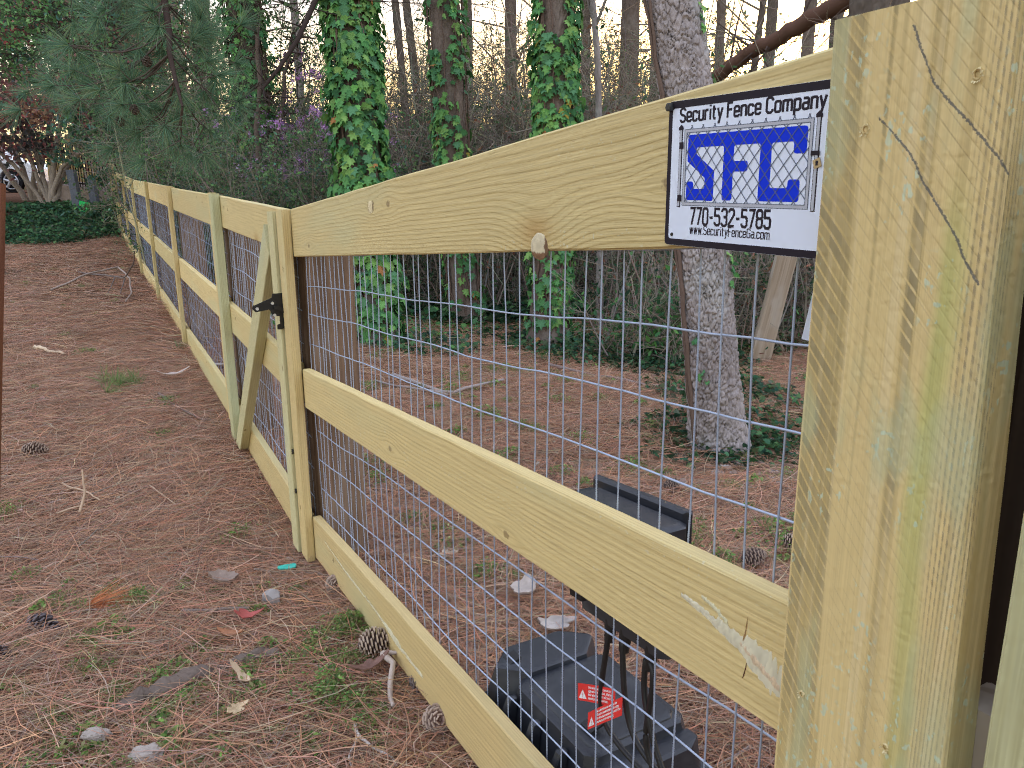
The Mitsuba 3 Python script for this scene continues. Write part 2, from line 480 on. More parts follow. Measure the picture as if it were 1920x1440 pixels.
def warp_axis(lo, hi, fine_lo, fine_hi, step, grow=1.13):
    a = list(np.arange(fine_lo, fine_hi, step))
    s, x = step, fine_hi
    while x < hi:
        a.append(x)
        s *= grow
        x += s
    a.append(hi)
    s, x = step, fine_lo
    while x > lo:
        s *= grow
        x -= s
        a.append(max(x, lo))
    return np.unique(np.round(a, 5))


gx_, gy_ = warp_axis(-150, 150, -4.5, 3.5, .045), warp_axis(-30, 200, .3, 8.0, .045)
GX, GY = np.meshgrid(gx_, gy_, indexing='ij')
gi = np.arange(GX.size).reshape(GX.shape)
gf = np.stack([gi[:-1, :-1], gi[1:, :-1], gi[1:, 1:], gi[:-1, 1:]], -1).reshape(-1, 4)
scene['ground'] = mikit.ply((np.stack([GX, GY, gz(GX, GY)], -1).reshape(-1, 3), gf), 'm_ground', smooth=True)

# ------------------------------------------------------------------ boards
_bid = [0]


def board(parent, name, a0, a1, b0, b1, t0, t1, material='m_wood', chamfer=.0025, rough=.0007, label=None, uv_at=None, seed=None):
    """a sawn board in the fence plane: a0->a1 its one long edge, b0->b1 the other, as (along the fence, height); t0 front, t1 back"""
    _bid[0] += 1
    i = _bid[0] if seed is None else seed
    a0, a1, b0, b1 = (np.array(x, float) for x in (a0, a1, b0, b1))
    L = np.linalg.norm(a1 - a0)
    n = max(3, int(L / .06) + 1)
    w = np.linalg.norm(b0 - a0)
    th = t1 - t0
    c = chamfer
    # cross-section: (across 0..1 in metres from a to b, depth)
    sec = np.array([(c, 0), (w - c, 0), (w, c), (w, th - c), (w - c, th), (c, th), (0, th - c), (0, c), (c, 0)])
    per = np.concatenate([[0], np.cumsum(np.linalg.norm(np.diff(sec, axis=0), axis=1))])
    k = np.linspace(0, 1, n)
    A = a0 + (a1 - a0) * k[:, None]
    B = b0 + (b1 - b0) * k[:, None]
    W = np.linalg.norm(B - A, axis=1)
    x = sec[None, :, 0] / w
    base = A[:, None] + (B - A)[:, None] * x[..., None]
    q = np.stack([k[:, None] * L * 9 + i * 13.1 + 0 * x, x * 3.0 + 0 * k[:, None], np.broadcast_to(sec[None, :, 1] * 60, (n, 9))], -1)
    wob = (meshkit.noise(q, 3) - .5) * 2 * rough
    bow = (meshkit.noise(np.stack([k * L * 1.3 + i * 3.7, k * 0, k * 0], -1), 9) - .5) * .006 * min(1, L)
    dirn = unit(B - A)
    pos = base + dirn[:, None] * ((x - .5) * 2)[..., None] * wob[..., None] * 1.5
    tt = t0 + sec[None, :, 1] + wob * .5 + bow[:, None] * 0
    V = FV(pos[..., 0], tt, pos[..., 1])
    uv = np.stack([np.broadcast_to((k * L + (i * 1.37 if uv_at is None else 0))[:, None], (n, 9)), np.broadcast_to(per[None] - (0 if uv_at is None else 0) + 3 * i, (n, 9))], -1)
    if uv_at is not None:
        uv = uv_at(pos, tt)
    idx = np.arange(n * 9).reshape(n, 9)
    f = np.stack([idx[:-1, :-1], idx[:-1, 1:], idx[1:, 1:], idx[1:, :-1]], -1).reshape(-1, 4)
    V, uv = V.reshape(-1, 3), uv.reshape(-1, 2)
    f = np.vstack([f[:, [0, 1, 2]], f[:, [0, 2, 3]]])
    caps_v, caps_uv, caps_f, off = [], [], [], len(V)
    for e in (0, n - 1):
        ring = V[e * 9:e * 9 + 8]
        cuv = np.stack([uv[e * 9:e * 9 + 8, 0] + sec[:8, 1], uv[e * 9:e * 9 + 8, 1]], -1)
        caps_v.append(ring)
        caps_uv.append(cuv)
        o = off + (0 if e == 0 else 8)
        fan = np.array([[o, o + j + 1, o + j] if e == 0 else [o, o + j, o + j + 1] for j in range(1, 7)])
        caps_f.append(fan)
    m = (np.vstack([V] + caps_v), np.vstack([f] + caps_f))
    # make the faces point outwards
    vol = np.einsum('ij,ij->i', m[0][m[1][:, 0]] - V.mean(0), np.cross(m[0][m[1][:, 1]] - V.mean(0), m[0][m[1][:, 2]] - V.mean(0))).sum()
    if vol < 0:
        m = (m[0], m[1][:, ::-1])
    return part(parent, name, m, material, False, label=label, uv=np.vstack([uv] + caps_uv))


def rail(parent, s0, s1, zt0, zt1, zb0, zb1, t0=0, t1=.025, **k):
    return board(parent, 'rail', (s0, zt0), (s1, zt1), (s0, zb0), (s1, zb1), t0, t1, **k)


def upright(parent, name, s0, s1, zb, zt, t0, t1, slant=0.0, **k):
    return board(parent, name, (s0, zb), (s0 + slant, zt), (s1, zb), (s1 + slant, zt), t0, t1, **k)


def wire(parent, pts, r=.00125, sides=6):
    mb = MB()
    tube(mb, pts, r, (0, 0, 0), sides)
    v, f = mb.mesh()
    part(parent, 'wire', (v, f), 'm_wire', True)


rw = np.random.default_rng(4)


def wire_panel(parent, s0, s1, zlo, zhi, hz, pitch, t=.029, single=True, bend=.006, r=.00125, mat='m_farwire'):
    """welded wire: zlo/zhi height of its edges at (s0, s1); hz: horizontals as (z at s0, z at s1)"""
    mb = MB()
    sv = np.arange(s0 + pitch * .4, s1, pitch)
    for s in sv:
        k = (s - s0) / (s1 - s0)
        z = np.linspace(zlo[0] + (zlo[1] - zlo[0]) * k, zhi[0] + (zhi[1] - zhi[0]) * k, 12 if single else 5)
        n = len(z)
        ph = rw.uniform(0, 9, 2)
        ss = s + bend * .5 * np.sin(z * 5 + ph[0]) + rw.normal(0, bend * .08, n) * (1 if single else .5)
        tt = t + bend * .5 * np.sin(z * 7 + ph[1])
        pts = FV(ss, tt, z)
        if single:
            wire(parent, pts, r * .88)
        else:
            tube(mb, pts, r, (0, 0, 0), 4, False)
    for a, b in hz:
        n = 40 if single else 10
        k = np.linspace(0, 1, n)
        s = s0 + (s1 - s0) * k
        ph = rw.uniform(0, 9, 3)
        z = a + (b - a) * k + bend * (.45 * np.sin(s * 5 + ph[0]) + .22 * np.sin(s * 14 + ph[1])) + rw.normal(0, bend * .07, n)
        tt = t + .0025 + bend * .4 * np.sin(s * 11 + ph[2])
        pts = FV(s, tt, z)
        if single:
            wire(parent, pts, r * 1.1)
        else:
            tube(mb, pts, r * 1.1, (0, 0, 0), 4, False)
    if not single:
        part(parent, 'wire_mesh', mb.mesh(), mat, True, kind='stuff')


# ---- near fence panel, right of the gate
fa = thing('board_fence', 'new yellow pine three-board fence panel with wire mesh, nearest the camera, carrying the white sign', 'fence')
rail(fa, -.0185, 1.776, 1.1704, 1.063, 1.0237, .930, seed=11, label='wide top board with a bark-edged knot on its lower edge')
rail(fa, -.0185, 1.772, .7088, .604, .5758, .487)
rail(fa, -.0185, 1.778, .2447, .137, .1047, -.002, label='bottom board with a pale scraped streak')
hs = [(1.028, .935)] + [(.939, .846), (.857, .765), (.771, .673), (.700, .585), (.621, .5), (.54, .411), (.456, .319), (.367, .226), (.285, .160)]
wire_panel(f'{fa}__wire_mesh', -.1, 1.775, (.1, .0), (1.12, 1.03), hs, .0412)
upright(fa, 'post', 1.77, 1.90, -.25, 1.03, .034, .17, material='m_brown', label='brown stained post at the gate end')
upright(fa, 'batten', 1.778, 1.852, -.01, 1.062, -.026, -.001, label='upright face board over the gate post')
upright(fa, 'post', -.145, -.02, -.3, 1.16, .034, .16, material='m_darkbrown')


def nb_uv(pos, tt):
    # height, place along the fence; the thickness continues to the right
    s = pos[..., 0] + .019
    return np.stack([pos[..., 1], s - (tt + .0262) * .7 * (pos[..., 0] < -.08)], -1)


board(fa, 'batten', (-.020, -.15), (-.020, 1.181), (-.189, -.15), (-.149, 1.179), -.0262, .0118, material='m_nearboard', uv_at=nb_uv, rough=.0008,
      label='wide upright board with pencil lines, saw marks and screw holes')


def lump(parent, name, c, r, mat, seed, squash=(1, 1, 1), amp=.35, col=None, sub=2, freq=1.3):
    m = trimesh.creation.icosphere(subdivisions=sub)
    v = np.array(m.vertices)
    v = v * (1 + amp * (meshkit.fbm(v * freq + seed * 7.3, 3, seed=seed)[:, None] - .5) * 2) * r * np.asarray(squash)
    if col is not None:
        return part(parent, name, (v + c, m.faces), mat, True, color=np.tile(col, (len(v), 1)))
    return part(parent, name, (v + c, m.faces), mat, True)


def in_plane(v, s, t, z):
    """local (x right as seen from the front, y up, z towards the viewer) -> world"""
    v = np.asarray(v, float)
    return FV(s - v[..., 0], t - v[..., 2], z + v[..., 1])


def screw_hole(s, z, seed, r=.0042):
    rng = np.random.default_rng(seed)
    mb = MB()
    n = 18
    a = np.arange(n) * 2 * np.pi / n
    rings = []
    for rr, h in ((.42, -.0012), (.55, .0006), (.8, .0011), (1.0, .0006), (1.15, -.0006)):
        k = r * rr * (1 + rng.normal(0, .1, n))
        rings.append(np.stack([np.cos(a) * k * .82, np.sin(a) * k, h + rng.normal(0, .00025, n)], -1))
    R = np.array(rings)
    idx = np.arange(5 * n).reshape(5, n)
    f = np.stack([idx[:-1], np.roll(idx[:-1], -1, 1), np.roll(idx[1:], -1, 1), idx[1:]], -1).reshape(-1, 4)
    cols = np.repeat([(.16, .09, .03), (.42, .28, .1), (.56, .45, .22), (.62, .53, .30), (.55, .44, .21)], n, axis=0)
    mb.add(in_plane(R.reshape(-1, 3), s, -.0265, z), f, cols)
    mb.add(in_plane(np.vstack([R[0], [[0, 0, -.0012]]]), s, -.0265, z), np.array([[i, (i + 1) % n, n] for i in range(n)]), (.14, .075, .03))
    for _ in range(12):  # splinters round the hole
        b = rng.uniform(0, 6.28)
        l = r * rng.uniform(.12, .42)
        p = np.array([math.cos(b) * r * 1.0, math.sin(b) * r * 1.05 - r * .15, .0006])
        q = p + np.array([math.cos(b) * l, math.sin(b) * l - r * .2, rng.uniform(.0004, .0022)])
        side = np.array([-math.sin(b), math.cos(b), 0]) * r * .2
        mb.add(in_plane(np.array([p - side, p + side, q + side * .5, q - side * .5]), s, -.0265, z), np.array([[0, 1, 2, 3]]), np.array((.62, .53, .30)) * rng.uniform(.85, 1.1))
    key = nextkey(f'{fa}__screw_hole')
    mb.put(key, 'm_litter')


for i, (s, z) in enumerate([(-.055, 1.104), (-.128, 1.129), (-.044, .652), (-.121, .654)]):
    screw_hole(s, z, 30 + i, .0034 if i < 2 else .0028)

# the knot with bark on the lower edge of the top board, and a small one
kb = MB()
m_ = trimesh.creation.icosphere(subdivisions=3)
kv = np.array(m_.vertices)
kn = meshkit.fbm(kv * 2.2 + 3, 3, seed=6)
kv2 = kv * np.array([.022, .017, .0018]) * (1 + .35 * (kn[:, None] - .5))
kcol = np.where(kv[:, 1:2] < -.45, (.2, .11, .055), (.58, .51, .34)) * (.75 + .5 * kn[:, None])
kcol = np.where((kv[:, :1] > .62), np.array([[.16, .09, .045]]), kcol)
kb.add(in_plane(kv2, .426, .0002, 1.0065), m_.faces, kcol)
kb.put(nextkey(f'{fa}__knot'), 'm_litter', True)
kb = MB()
kv2 = kv * np.array([.017, .0125, .0014]) * (1 + .3 * (kn[:, None] - .5))
kb.add(in_plane(kv2, 1.085, -.0002, 1.062), m_.faces, np.where((np.abs(kv[:, :1]) > .75), (.18, .11, .05), (.66, .56, .33)) * (.85 + .3 * kn[:, None]))
kb.put(nextkey(f'{fa}__knot'), 'm_litter', True)
# the bark streak and resin on the middle board by the near post, scraped streak on the bottom board


def smear(parent, path, widths, col, t, seed, name='scraped_wood'):
    """raised, rough patch of torn grain along a board"""
    rng = np.random.default_rng(seed)
    path = np.asarray(path, float)
    k = np.linspace(0, 1, 60)
    s = np.interp(k, np.linspace(0, 1, len(path)), path[:, 0])
    z = np.interp(k, np.linspace(0, 1, len(path)), path[:, 1])
    w = np.interp(k, np.linspace(0, 1, len(widths)), widths) * (.55 + .9 * meshkit.noise(np.stack([k * 9, k * 0, k * 0], -1), seed))
    rows = np.linspace(-1, 1, 7)
    nz = meshkit.fbm(np.stack([k[:, None] * 60 + 0 * rows, rows[None] * 2 + 0 * k[:, None], 0 * k[:, None] + 0 * rows], -1), 3, seed=seed)
    V = FV(s[:, None] + 0 * rows, t - .0012 * (1 - rows[None] ** 2) * (nz * 1.6) + .0004, z[:, None] + w[:, None] * (rows[None] + (nz - .5) * .8))
    idx = np.arange(60 * 7).reshape(60, 7)
    f = np.stack([idx[:-1, :-1], idx[:-1, 1:], idx[1:, 1:], idx[1:, :-1]], -1).reshape(-1, 4)
    mb = MB().add(V.reshape(-1, 3), f, (np.asarray(col)[None, None] * (.7 + .6 * nz[..., None])).reshape(-1, 3))
    mb.put(nextkey(f'{parent}__{name}'), 'm_litter', True)


smear(fa, [(1.66, .105), (1.45, .098), (1.2, .105), (1.02, .095), (.90, .098)], [.002, .005, .004, .011, .006], (.60, .56, .38), 0, 3)
smear(fa, [(.135, .652), (.10, .648), (.072, .644), (.045, .638), (.01, .630), (-.016, .628)], [.003, .008, .009, .014, .019, .017], (.60, .56, .40), .0001, 5)
smear(fa, [(.05, .640), (.03, .632), (.0, .620)], [.003, .006, .004], (.60, .47, .31), -.0003, 15)
smear(fa, [(.105, .664), (.085, .660), (.068, .652)], [.003, .004, .003], (.60, .57, .37), 0, 6)
smear(fa, [(.043, .668), (.0445, .654), (.047, .645)], [.006, .006, .002], (.40, .25, .11), 0, 7, 'knot')
smear(fa, [(.0405, .622), (.0425, .612), (.044, .606)], [.0035, .003, .001], (.12, .05, .03), 0, 8, 'resin_pocket')

# ---- next board to the right, beyond the dark gap
ra = thing('fence_post', 'sawn yellow board nailed up at the right picture edge beyond the dark gap', 'post')
upright(ra, 'board', -.190, -.335, -.2, 1.22, -.03, -.004, material='m_palewood')
upright(ra, 'post', -.185, -.30, -.3, 1.10, .02, .13, material='m_darkbrown', label='dark brown post behind the board')
upright(ra, 'post_stub', -.148, -.178, -.25, .700, .010, .05, material='m_weathered', label='rough brown stub of an old post in the gap')

# ---- gate
ga = thing('gate', 'three-board wooden gate with a diagonal brace and black latch in the middle of the fence', 'gate')
rail(ga, 1.856, 3.115, 1.063, 1.130, .938, 1.000, label='top board of the gate')
rail(ga, 1.856, 3.115, .606, .672, .485, .545)
rail(ga, 1.856, 3.115, .110, .192, -.025, .055)
upright(ga, 'stile', 1.864, 1.938, -.01, 1.058, -.034, -.001, material='m_palewood', label='pale greenish latch-side stile')
upright(ga, 'stile', 3.03, 3.112, .03, 1.137, -.034, -.001, material='m_palewood', label='pale greenish hinge-side stile')
board(ga, 'brace', (2.985, .055), (1.99, 1.02), (2.885, .05), (1.942, .93), -.036, -.001, material='m_palewood', label='diagonal brace')
ghz = [(1.0, 1.06)] + [(.985 - .1 * j - .02, 1.05 - .1 * j - .02) for j in range(1, 10)]
wire_panel(f'{ga}__wire_mesh', 1.86, 3.11, (.02, .1), (1.04, 1.1), ghz, .042)
upright(ga, 'batten_back', 1.90, 1.96, 0.0, 1.03, .034, .055, material='m_brown')
# black gravity latch
lt = f'{ga}__latch'
plate = Polygon([(-.012, .006), (-.008, .017), (0, .018), (.07, .045), (.075, .062), (.115, .062), (.118, .12), (.127, .12), (.127, .03), (.112, -.02), (.112, -.085), (.085, -.088), (.085, -.07), (.098, -.068), (.098, -.03), (.07, -.03), (.06, -.005), (.055, .0), (0, -.008)])
plate = affinity.scale(plate, .70, .70, origin=(0, 0)).buffer(.002).buffer(-.0007)


def latch_flat(name, poly, x, ds, depth, mat):
    """the latch plate is screwed to the side of the stile and faces along the fence"""
    m = trimesh.creation.extrude_polygon(poly, depth, engine='earcut')
    v = np.array(m.vertices)
    part(lt, name, (FV(1.861 - ds - v[:, 2], -.103 + x + v[:, 0], .777 + v[:, 1]), m.faces), mat, False)


def flat(parent, name, poly, s, t, z, depth, mat, smooth=False, shear=0.0, label=None):
    parts_ = [trimesh.creation.extrude_polygon(g, depth, engine='earcut') for g in getattr(poly, 'geoms', [poly]) if g.area > 1e-12]
    m = trimesh.util.concatenate(parts_)
    v = np.array(m.vertices)
    v[:, 1] += shear * v[:, 0]
    return part(parent, name, (in_plane(v, s, t, z), m.faces), mat, smooth, label=label)


latch_flat('plate', plate, 0, 0, .004, 'm_blackmetal')
for x, y in ((.004, .003), (.0485, .0165), (.0525, -.019), (.0555, .0035)):
    latch_flat('bolt', LineString([(x, y), (x, y + .0001)]).buffer(.0045), 0, .0042, .003, 'm_zinc')
hook = Polygon([(.05, .008), (.065, .011), (.105, -.014), (.104, -.028), (.09, -.019), (.065, -.003), (.05, -.001)])
latch_flat('hook', affinity.scale(hook, .86, 1, origin=(.05, 0)), 0, .009, .007, 'm_blackmetal')
for z in (.33, .20):
    flat(ga, 'bolt', LineString([(0, 0), (.0001, 0)]).buffer(.008), 1.858, -.027, z, .004, 'm_blackmetal')

# ---- far run of the fence
fb = thing('board_fence', 'long yellow board fence with wire mesh running uphill beyond the gate', 'fence')
posts = [3.13, 5.02, 6.98, 9.12, 11.17, 13.30, 14.15, 15.6]
tops = [1.135, 1.225, 1.325, 1.44, 1.565, 1.70, 1.86, 2.03]
for i in range(len(posts) - 1):
    s0, s1, z0, z1 = posts[i], posts[i + 1], tops[i], tops[i + 1]
    for dz, h in ((0, .138), (-.455, .128), (-.915, .14)):
        j = rw.normal(0, .006, 2)
        rail(fb, s0 + .012, s1 + .008, z0 + dz + j[0], z1 + dz + j[1], z0 + dz - h + j[0], z1 + dz - h + j[1])
    hz = [(z0 - .16 - .098 * k, z1 - .16 - .098 * k) for k in range(10)]
    wire_panel(fb, s0 + .05, s1, (z0 - 1.03, z1 - 1.03), (z0 - .05, z1 - .05), hz, .068 if i < 3 else .1, single=False, r=.0010 if i < 2 else .0013)
for i, (s, z) in enumerate(zip(posts, tops)):
    low = (.99, 1.06, 1.12, 1.05, 1.1, 1.08, 1.1, 1.1)[i]
    upright(fb, 'batten', s, s + .075, z - low - .03, z + .008, -.026, -.001, material='m_wood')
    upright(fb, 'post', s - .02, s + .12, z - 1.35, z - .03, .034, .17, material='m_brown')

# ------------------------------------------------------------------ the sign
sg = thing('sign', 'white sign with black border and blue letters on the top board beside the near post', 'sign')
S0, Z0, SH = .179, 1.0175, -.033
SW, SHT = .1935, .1345


def sflat(name, poly, level, mat, depth=.00035):
    """part of the sign at printing level 'level'"""
    flat(sg, name, poly, S0, -.0032 - .0004 * level, Z0, depth, mat, shear=SH)


def rounded(x0, y0, x1, y1, r):
    return sbox(x0 + r, y0 + r, x1 - r, y1 - r).buffer(r)


plate = rounded(0, 0, SW, SHT, .004)
flat(sg, 'board', plate, S0, -.0006, Z0, .0026, 'm_signwhite', shear=SH)
sflat('border', plate.buffer(-.0002).difference(rounded(.0052, .0062, SW - .0004, SHT - .0068, .003)), 0, 'm_ink')

GL = {}  # square condensed lettering: strokes on a grid, capitals 8 high


def glyph(ch, w, *lines):
    GL[ch] = (w, lines)


glyph('S', 4, [(4, 6.5), (4, 7), (3, 8), (1, 8), (0, 7), (0, 5.2), (1, 4.3), (3, 3.7), (4, 2.8), (4, 1), (3, 0), (1, 0), (0, 1), (0, 1.5)])
glyph('e', 3.4, [(3.4, 1.2), (3.4, .7), (2.7, 0), (.7, 0), (0, .7), (0, 4.8), (.7, 5.5), (2.7, 5.5), (3.4, 4.8), (3.4, 2.7), (0, 2.7)])
glyph('c', 3.3, [(3.3, 1.4), (3.3, .7), (2.6, 0), (.7, 0), (0, .7), (0, 4.8), (.7, 5.5), (2.6, 5.5), (3.3, 4.8), (3.3, 4.1)])
glyph('u', 3.4, [(0, 5.9), (0, .7), (.7, 0), (2.6, 0), (3.4, .8)], [(3.4, 5.9), (3.4, -.4)])
glyph('r', 2.4, [(0, -.4), (0, 5.9)], [(0, 4.6), (.9, 5.5), (2.4, 5.5)])
glyph('i', .01, [(0, -.4), (0, 5.9)], [(0, 7.3), (0, 8.3)])
glyph('t', 2.2, [(.7, 7.6), (.7, .7), (1.4, 0), (2.3, 0)], [(-.4, 5.5), (2.3, 5.5)])
glyph('y', 3.4, [(0, 5.9), (1.7, .2)], [(3.6, 5.9), (1.1, -2.4), (.2, -2.4)])
glyph('F', 3.4, [(0, -.4), (0, 8), (3.6, 8)], [(0, 4.2), (3.1, 4.2)])
glyph('n', 3.4, [(0, -.4), (0, 5.9)], [(0, 4.6), (.8, 5.5), (2.7, 5.5), (3.4, 4.8), (3.4, -.4)])
glyph('C', 4, [(4, 1.8), (4, 1), (3, 0), (1, 0), (0, 1), (0, 7), (1, 8), (3, 8), (4, 7), (4, 6.2)])
glyph('o', 3.5, [(.7, 0), (0, .7), (0, 4.8), (.7, 5.5), (2.8, 5.5), (3.5, 4.8), (3.5, .7), (2.8, 0), (.7, 0)])
glyph('m', 5.6, [(0, -.4), (0, 5.9)], [(0, 4.7), (.8, 5.5), (2.1, 5.5), (2.8, 4.8), (2.8, -.4)], [(2.8, 4.7), (3.6, 5.5), (4.9, 5.5), (5.6, 4.8), (5.6, -.4)])
glyph('p', 3.5, [(0, -2.6), (0, 5.9)], [(0, 4.7), (.8, 5.5), (2.8, 5.5), (3.5, 4.8), (3.5, .7), (2.8, 0), (0, 0)])
glyph('a', 3.4, [(.3, 5.5), (2.7, 5.5), (3.4, 4.8), (3.4, -.4)], [(3.4, 3.1), (.7, 3.1), (0, 2.4), (0, .7), (.7, 0), (2.6, 0), (3.4, .8)])
glyph('w', 4.8, [(0, 5.9), (1.2, 0), (2.4, 5.2), (3.6, 0), (4.8, 5.9)])
glyph('.', .01, [(0, -.4), (0, .5)])
glyph('G', 4, [(4, 6.3), (4, 7), (3, 8), (1, 8), (0, 7), (0, 1), (1, 0), (3, 0), (4, 1), (4, 3.9), (2.2, 3.9)])
glyph('7', 3.6, [(-.3, 8), (3.6, 8), (1.2, -.4)])
glyph('0', 3.8, [(.9, 0), (0, .9), (0, 7.1), (.9, 8), (2.9, 8), (3.8, 7.1), (3.8, .9), (2.9, 0), (.9, 0)])
glyph('-', 2.4, [(0, 3.6), (2.4, 3.6)])
glyph('5', 3.8, [(3.7, 8), (0, 8), (0, 4.7), (2.9, 4.7), (3.8, 3.8), (3.8, .9), (2.9, 0), (.9, 0), (0, .9), (0, 1.6)])
glyph('3', 3.8, [(0, 6.5), (0, 7.1), (.9, 8), (2.9, 8), (3.8, 7.1), (3.8, 5), (3, 4.2), (1.4, 4.2)], [(3, 4.2), (3.8, 3.4), (3.8, .9), (2.9, 0), (.9, 0), (0, .9), (0, 1.5)])
glyph('2', 3.8, [(0, 6.4), (0, 7.1), (.9, 8), (2.9, 8), (3.8, 7.1), (3.8, 5.4), (0, .8), (0, 0), (4, 0)])
glyph('8', 3.8, [(.9, 0), (0, .9), (0, 3.4), (.8, 4.2), (0, 5), (0, 7.1), (.9, 8), (2.9, 8), (3.8, 7.1), (3.8, 5), (3, 4.2), (3.8, 3.4), (3.8, .9), (2.9, 0), (.9, 0)], [(.8, 4.2), (3, 4.2)])


def lettering(text, x0, x1, y, cap, weight=1.4, gap=1.75):
    geoms, x = [], 0.0
    for ch in text:
        if ch == ' ':
            x += 2.6
            continue
        w, lines = GL[ch]
        for ln in lines:
            geoms.append(LineString([(x + a, b) for a, b in ln]).buffer(weight / 2, cap_style='flat', join_style='mitre', mitre_limit=2))
        x += w + gap + (.3 if w < .1 else 0)
    g = unary_union(geoms)
    bx = g.bounds
    return affinity.affine_transform(g, [(x1 - x0) / (bx[2] - bx[0]), 0, 0, cap / 8, x0 - bx[0] * (x1 - x0) / (bx[2] - bx[0]), y])


sflat('company_name', lettering('Security Fence Company', .0155, .1815, .1150, .0118), 0, 'm_ink')
sflat('phone_number', lettering('770-532-5785', .0355, .1345, .0215, .0146, weight=1.3), 0, 'm_ink')
sflat('web_address', lettering('www.SecurityFenceGa.com', .0355, .134, .0125, .0076, weight=1.0), 0, 'm_ink')


def stroke(pts, w, r=0.0):
    g = LineString(pts).buffer(w / 2, cap_style='flat', join_style='mitre')
    return g.buffer(-r).buffer(r) if r else g


w_ = .0115
yT, yB = .0968, .0485
xs = .0345
big = unary_union([
    stroke([(xs, yT), (.1655, yT)], w_),
    stroke([(xs, yT + w_ / 2), (xs, .082), (.0585, .0665), (.0585, yB - w_ / 2)], w_),
    stroke([(.0285, yB), (.0585, yB)], w_ * .9), sbox(.0285, yB, .0375, .0605),
    sbox(.0755, .0437, .0875, yT), sbox(.087, .0685, .1045, .0775),
    sbox(.118, .0437, .130, yT), sbox(.118, .0437, .161, .0437 + w_ * .95), sbox(.149, .0437, .161, .0615), sbox(.153, .0815, .1655, yT)])
big = big.buffer(-.0028).buffer(.0028).buffer(.0022).buffer(-.0022).intersection(sbox(.0275, .043, .1660, .1030))
sflat('initials', big, 0, 'm_blueink')
fr = sbox(.0235, .0385, .1705, .1075).difference(sbox(.0262, .0412, .1678, .1048))
sflat('printed_frame', fr.buffer(.0005).difference(fr.buffer(-.0001)), 0, 'm_greyink')
sflat('printed_frame', fr.buffer(-.0002), 0, 'm_palegrey')
inner = sbox(.0262, .0412, .1678, .1048)
lines = []
for k in range(-12, 26):
    x = .0262 + k * .0128
    lines += [LineString([(x, .0412), (x + .0636 * .88, .1048)]), LineString([(x, .1048), (x + .0636 * .88, .0412)])]
sflat('chain_link', unary_union([l.buffer(.00027) for l in lines]).intersection(inner), 1, 'm_greyink')
ticks = []
for k in range(10):
    x = .033 + k * .0148
    ticks += [LineString([(x - .0018, .1075), (x + .0006, .1108)]).buffer(.0004), LineString([(x + .0018, .1075), (x - .0006, .1108)]).buffer(.0004)]
sflat('chain_tips', unary_union(ticks), 0, 'm_greyink')
for x, y0, y1 in ((.0185, .0365, .1075), (.1755, .0365, .1078)):
    sflat('printed_post', sbox(x - .0021, y0, x + .0021, y1), 0, 'm_ink')
    sflat('printed_post', sbox(x - .0013, y0 + .0008, x + .0013, y1), 1, 'm_palegrey')
    sflat('printed_cap', Polygon([(x - .003, y1), (x + .003, y1), (x + .003, y1 + .0025), (x, y1 + .0048), (x - .003, y1 + .0025)]), 1, 'm_ink')
for y in (.045, .0935):
    sflat('printed_hinge', sbox(.0172, y - .003, .0225, y + .003), 2, 'm_ink')
sflat('printed_latch', sbox(.1705, .0795, .1785, .083), 2, 'm_ink')
sflat('printed_padlock', affinity.rotate(sbox(.1735, .070, .1805, .077), 20), 2, 'm_brass')
sflat('printed_keyhole', unary_union([LineString([(.177, .0742), (.177, .0743)]).buffer(.0012), Polygon([(.1764, .074), (.1776, .074), (.1782, .0718), (.1758, .0718)])]), 3, 'm_ink')
hb = MB()
tube(hb, in_plane(np.array([[.0032, .1293, 0], [.0032, .1293, .005], [.0032, .1293, .0052]]), S0, -.003, Z0), [.0042, .0042, .0028], (0, 0, 0), 6)
part(sg, 'screw', hb.mesh(), 'm_blackmetal', False)
hb = MB()
tube(hb, in_plane(np.array([[.0105, .0098, 0], [.0105, .0098, .0012]]), S0, -.003, Z0), [.0018, .0016], (0, 0, 0), 10)
part(sg, 'screw', hb.mesh(), 'm_blackmetal', False)
# small white paper corner stuck behind the near post
pp = thing('paper_notice', 'corner of a white paper card behind the left edge of the near post', 'card')
scene[pp] = mikit.ply((np.vstack([FV([-.018, .034, .048, -.018], .050, [1.01, 1.01, .935, .931]), FV([-.018, .034, .048, -.018], .0512, [1.01, 1.01, .935, .931])]), np.array([[0, 1, 2, 3], [7, 6, 5, 4], [0, 4, 5, 1], [1, 5, 6, 2], [2, 6, 7, 3], [3, 7, 4, 0]])), 'm_signwhite')

# ------------------------------------------------------------------ litter on the ground
def slope_matrix(x, y, ang, sc=1.0, lift=0.0):
    e = .25
    z = float(gz(x, y))
    nx = -(float(gz0(x + e, y)) - float(gz0(x - e, y))) / (2 * e)
    ny = -(float(gz0(x, y + e)) - float(gz0(x, y - e))) / (2 * e)
    n = unit(np.array([nx, ny, 1.0]))
    a = unit(np.cross(np.array([-math.sin(ang), math.cos(ang), 0]), n))
    b = np.cross(n, a)
    m = np.eye(4)
    m[:3, 0], m[:3, 1], m[:3, 2], m[:3, 3] = a * sc, b * sc, n * sc, (x, y, z + lift)
    return T(m.tolist())


